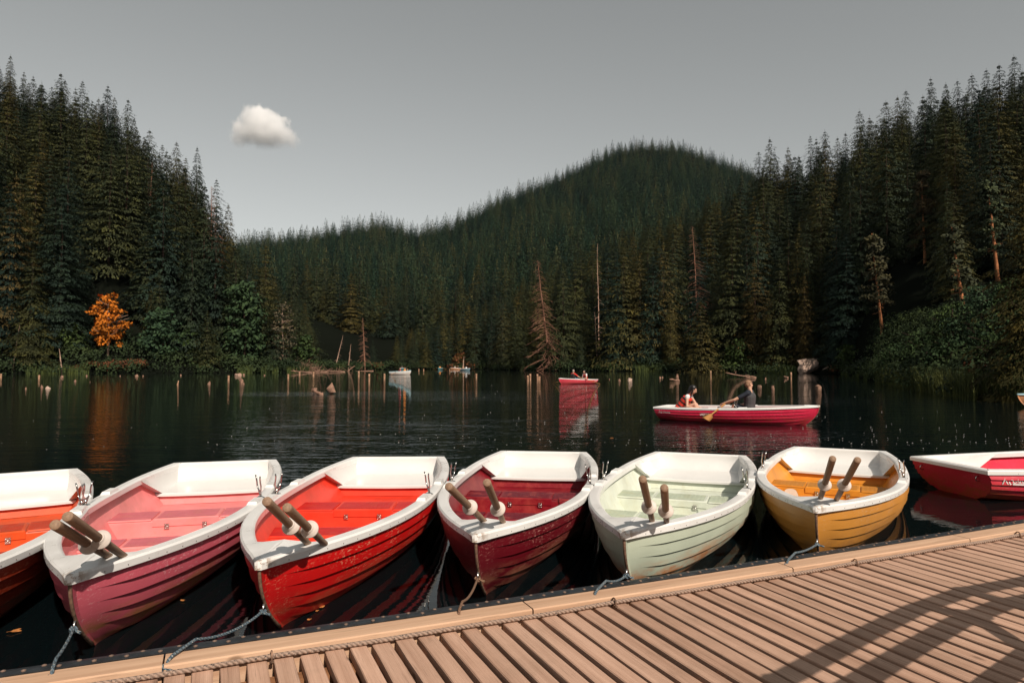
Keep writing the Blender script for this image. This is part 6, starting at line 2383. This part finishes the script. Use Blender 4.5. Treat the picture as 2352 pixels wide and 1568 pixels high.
stump('pointed grey-brown stump sticking out of the open water', [(751, 892), (755, 887), (763, 878.5), (768, 888), (773, 904), (759, 905), (753, 897)], 904.5, thick=.4, seed=1)
stump('knobbed end of driftwood beside the pointed stump', [(716, 894), (720, 890.5), (727, 891), (730, 894), (724, 900), (718, 899)], 900, thick=.5, seed=2)
stump('upright weathered stump beside the low log behind the woman', [(1552, 874), (1551.5, 866), (1554, 859), (1557, 860), (1558, 867), (1558.5, 874)], 874, seed=3)
stump('ragged stump in the water behind the rowing man and below the boulder', [(1771, 895), (1770, 889), (1773, 885), (1777, 887), (1778, 895)], 895.5, seed=4)
lumps = [(142, 866, 8, 4), (172.6, 875.5, 7, 4), (208, 877, 3, 2), (199, 863.5, 4, 3), (276, 863.5, 4, 2.5), (313.5, 863.7, 8, 4.5), (329, 863.5, 4, 2.5), (59.5, 893, 6, 4), (95.5, 890, 9, 7), (108, 892, 14, 6),
         (480.5, 882, 7, 7), (554, 878, 9, 10), (560, 882, 5, 5), (415.5, 862, 4, 3), (560, 861, 5, 3), (608, 862, 4, 2.5), (1446, 873.5, 12, 6), (1423, 874, 6, 4), (1516, 868, 5, 4), (1746, 889, 11, 5), (1881.6, 892, 14, 9),
         (1757.6, 870.5, 4, 4), (1399, 871, 3, 2), (1522, 867, 5, 3)]
for i, (x, y, w, h) in enumerate(lumps):
    named = {1881.6: 'round stone in the water before the shaded bank', 1446: 'flat stone in the water left of the rowing couple', 554: 'round stump head in the water below the maples', 108: 'low flat stone in the open water by the reeds', 1746: 'low stone in the water behind the rowing man'}
    rock(named.get(x, 'small reddish stump head breaking the lake surface'), x - w / 2, x + w / 2, y - h, y, 100 + i, 'stone' if x in named else 'drowned_stump', None, .9, 'driftwood' if x not in (1446, 108) else 'rock', .3,
         None if x in named else 'small stump heads in the lake', 'stone' if x in named else 'stump')

# fallen leaves near the boats and pale specks drifting on the water
for i, (x, y, s_, lab) in enumerate(((34, 1449.5, .024, 'large orange-brown leaf floating beside the pink boat'), (420, 1379, .014, 'small brown leaf floating between pink and red boats'), (739.5, 1394, .015, 'brown leaf floating beside the red boat hull'),
                                     (711, 1423, .012, 'yellow-orange leaf floating beneath the red boat'), (729, 1403, .010, 'tiny leaf floating under the red boat'), (1405, 1006, .03, 'orange leaf floating behind the mint boat stern'))):
    X_, Y_ = un(x, y, 0.004)
    mb = MB()
    r2 = random.Random(i)
    n = 14
    vs = [(0, 0, .006)]
    for k in range(n):
        a = 6.283 * k / n
        q = s_ * (0.55 + .45 * abs(math.cos(2.5 * a))) * r2.uniform(.85, 1.15)
        vs.append((q * 1.5 * math.cos(a), q * math.sin(a), .006 + .15 * s_ * math.sin(a * 2 + i)))
    top = len(vs)
    vs += [(p[0], p[1], p[2] - .0012) for p in vs]
    fs = [(0, 1 + k, 1 + (k + 1) % n) for k in range(n)] + [(top, top + 1 + (k + 1) % n, top + 1 + k) for k in range(n)] + [(1 + k, top + 1 + k, top + 1 + (k + 1) % n, 1 + (k + 1) % n) for k in range(n)]
    mb.add(vs, fs)
    o = mb.build('fallen_leaf', simple('leaf_litter', (0.52, 0.20, 0.055), .7, 0, .3, 30), None, (X_, Y_, 0.004))
    o.rotation_euler.z = r2.uniform(0, 6)
    tag(o, lab, 'leaf', 'leaves floating by the boats')
mb = MB()
gg = np.random.default_rng(14)
for k in range(280):
    x = gg.uniform(900, 2352) if k % 4 else gg.uniform(0, 2352)
    y = gg.choice([gg.uniform(880, 1040), gg.uniform(955, 1045), gg.normal(1012, 6)])
    if y < 870: continue
    X_, Y_ = un(x, y, 0)
    r = gg.uniform(.004, .0115) * (Y_ / 12) ** .4
    n = 6
    vs = [(X_ + r * 1.3 * math.cos(6.283 * i / n), Y_ + r * math.sin(6.283 * i / n), .003) for i in range(n)] + [(X_, Y_, .003 + r * .5)]
    mb.add(vs, [(i, (i + 1) % n, n) for i in range(n)])
tag(mb.build('drifting_specks', simple('pale_specks', (0.42, 0.41, 0.38), .5, 0, .1)), 'pale specks drifting on the lake', 'specks', None, 'stuff')

# ------------------------------------------------------------------ the one small cloud
def cloud():
    Yc_ = 2600.0
    lobes = [(600, 285, 52, 44), (575, 300, 44, 38), (632, 305, 46, 36), (560, 318, 38, 26), (655, 322, 38, 26), (610, 318, 60, 30), (596, 262, 26, 22), (545, 325, 24, 16), (672, 332, 24, 14), (640, 290, 28, 24)]
    root_c = at(605, 305, Yc_)
    m, nt, b = new_mat('cloud_vapour')
    nt.nodes.clear()
    out = nt.nodes.new('ShaderNodeOutputMaterial')
    vol = nt.nodes.new('ShaderNodeVolumePrincipled')
    vol.inputs['Color'].default_value = (1.0, 1.0, 1.0, 1)
    vol.inputs['Anisotropy'].default_value = 0.0
    tc = nt.nodes.new('ShaderNodeTexCoord')
    dens = None
    nz = nd(nt, 'ShaderNodeTexNoise'); nz.inputs['Scale'].default_value = 0.026; nz.inputs['Detail'].default_value = 5; nz.inputs['Roughness'].default_value = .6
    nt.links.new(tc.outputs['Object'], nz.inputs['Vector'])
    wv = nd(nt, 'ShaderNodeVectorMath', operation='MULTIPLY_ADD')
    nt.links.new(nz.outputs['Color'], wv.inputs[0]); wv.inputs[1].default_value = (95, 95, 95)
    sub = nd(nt, 'ShaderNodeVectorMath', operation='SUBTRACT'); sub.inputs[1].default_value = (47, 47, 47)
    nt.links.new(tc.outputs['Object'], sub.inputs[0]); nt.links.new(sub.outputs[0], wv.inputs[2])
    for (x, y, rx, rz) in lobes:
        c = at(x, y, Yc_) - root_c
        k = Yc_ / F_D
        mp = nd(nt, 'ShaderNodeMapping', vector_type='POINT')
        a = nd(nt, 'ShaderNodeVectorMath', operation='SUBTRACT'); a.inputs[1].default_value = c
        nt.links.new(wv.outputs[0], a.inputs[0])
        d = nd(nt, 'ShaderNodeVectorMath', operation='DIVIDE'); d.inputs[1].default_value = (rx * k, max(rx, rz) * k * .9, rz * k)
        nt.links.new(a.outputs[0], d.inputs[0])
        ln = nd(nt, 'ShaderNodeVectorMath', operation='LENGTH'); nt.links.new(d.outputs[0], ln.inputs[0])
        v = mth(nt, 'SUBTRACT', 1.0, ln.outputs['Value'])
        dens = v if dens is None else mth(nt, 'MAXIMUM', dens, v)
    h = sep(nt, tc.outputs['Object'])[2]
    thin = nd(nt, 'ShaderNodeMapRange', interpolation_type='SMOOTHSTEP')
    nt.links.new(h, thin.inputs[0]); thin.inputs[1].default_value = -70; thin.inputs[2].default_value = 55; thin.inputs[3].default_value = .015; thin.inputs[4].default_value = 1.0
    dd = mth(nt, 'MULTIPLY', mth(nt, 'MULTIPLY', mth(nt, 'MAXIMUM', mth(nt, 'SUBTRACT', dens, 0.06), 0.0), 0.15), thin.outputs[0])
    nt.links.new(dd, vol.inputs['Density'])
    nt.links.new(vol.outputs[0], out.inputs['Volume'])
    mb = MB()
    mb.ell((0, 0, 0), (230, 130, 145), 20, 12)
    o = tag(mb.build('cloud', m, None, root_c), 'small white cloud alone in the grey sky', 'cloud')
    return o


cloud()

# ------------------------------------------------------------------ the air over the lake
m, nt, b = new_mat('lake_haze')
nt.nodes.clear()
out = nt.nodes.new('ShaderNodeOutputMaterial')
vol = nt.nodes.new('ShaderNodeVolumePrincipled')
vol.inputs['Color'].default_value = (0.80, 0.92, 0.95, 1)
vol.inputs['Density'].default_value = 0.000016
nt.links.new(vol.outputs[0], out.inputs['Volume'])
mb = MB()
mb.box(0, 675, 192, 7100, 1660, 392)
tag(mb.build('haze', m), kind='stuff')
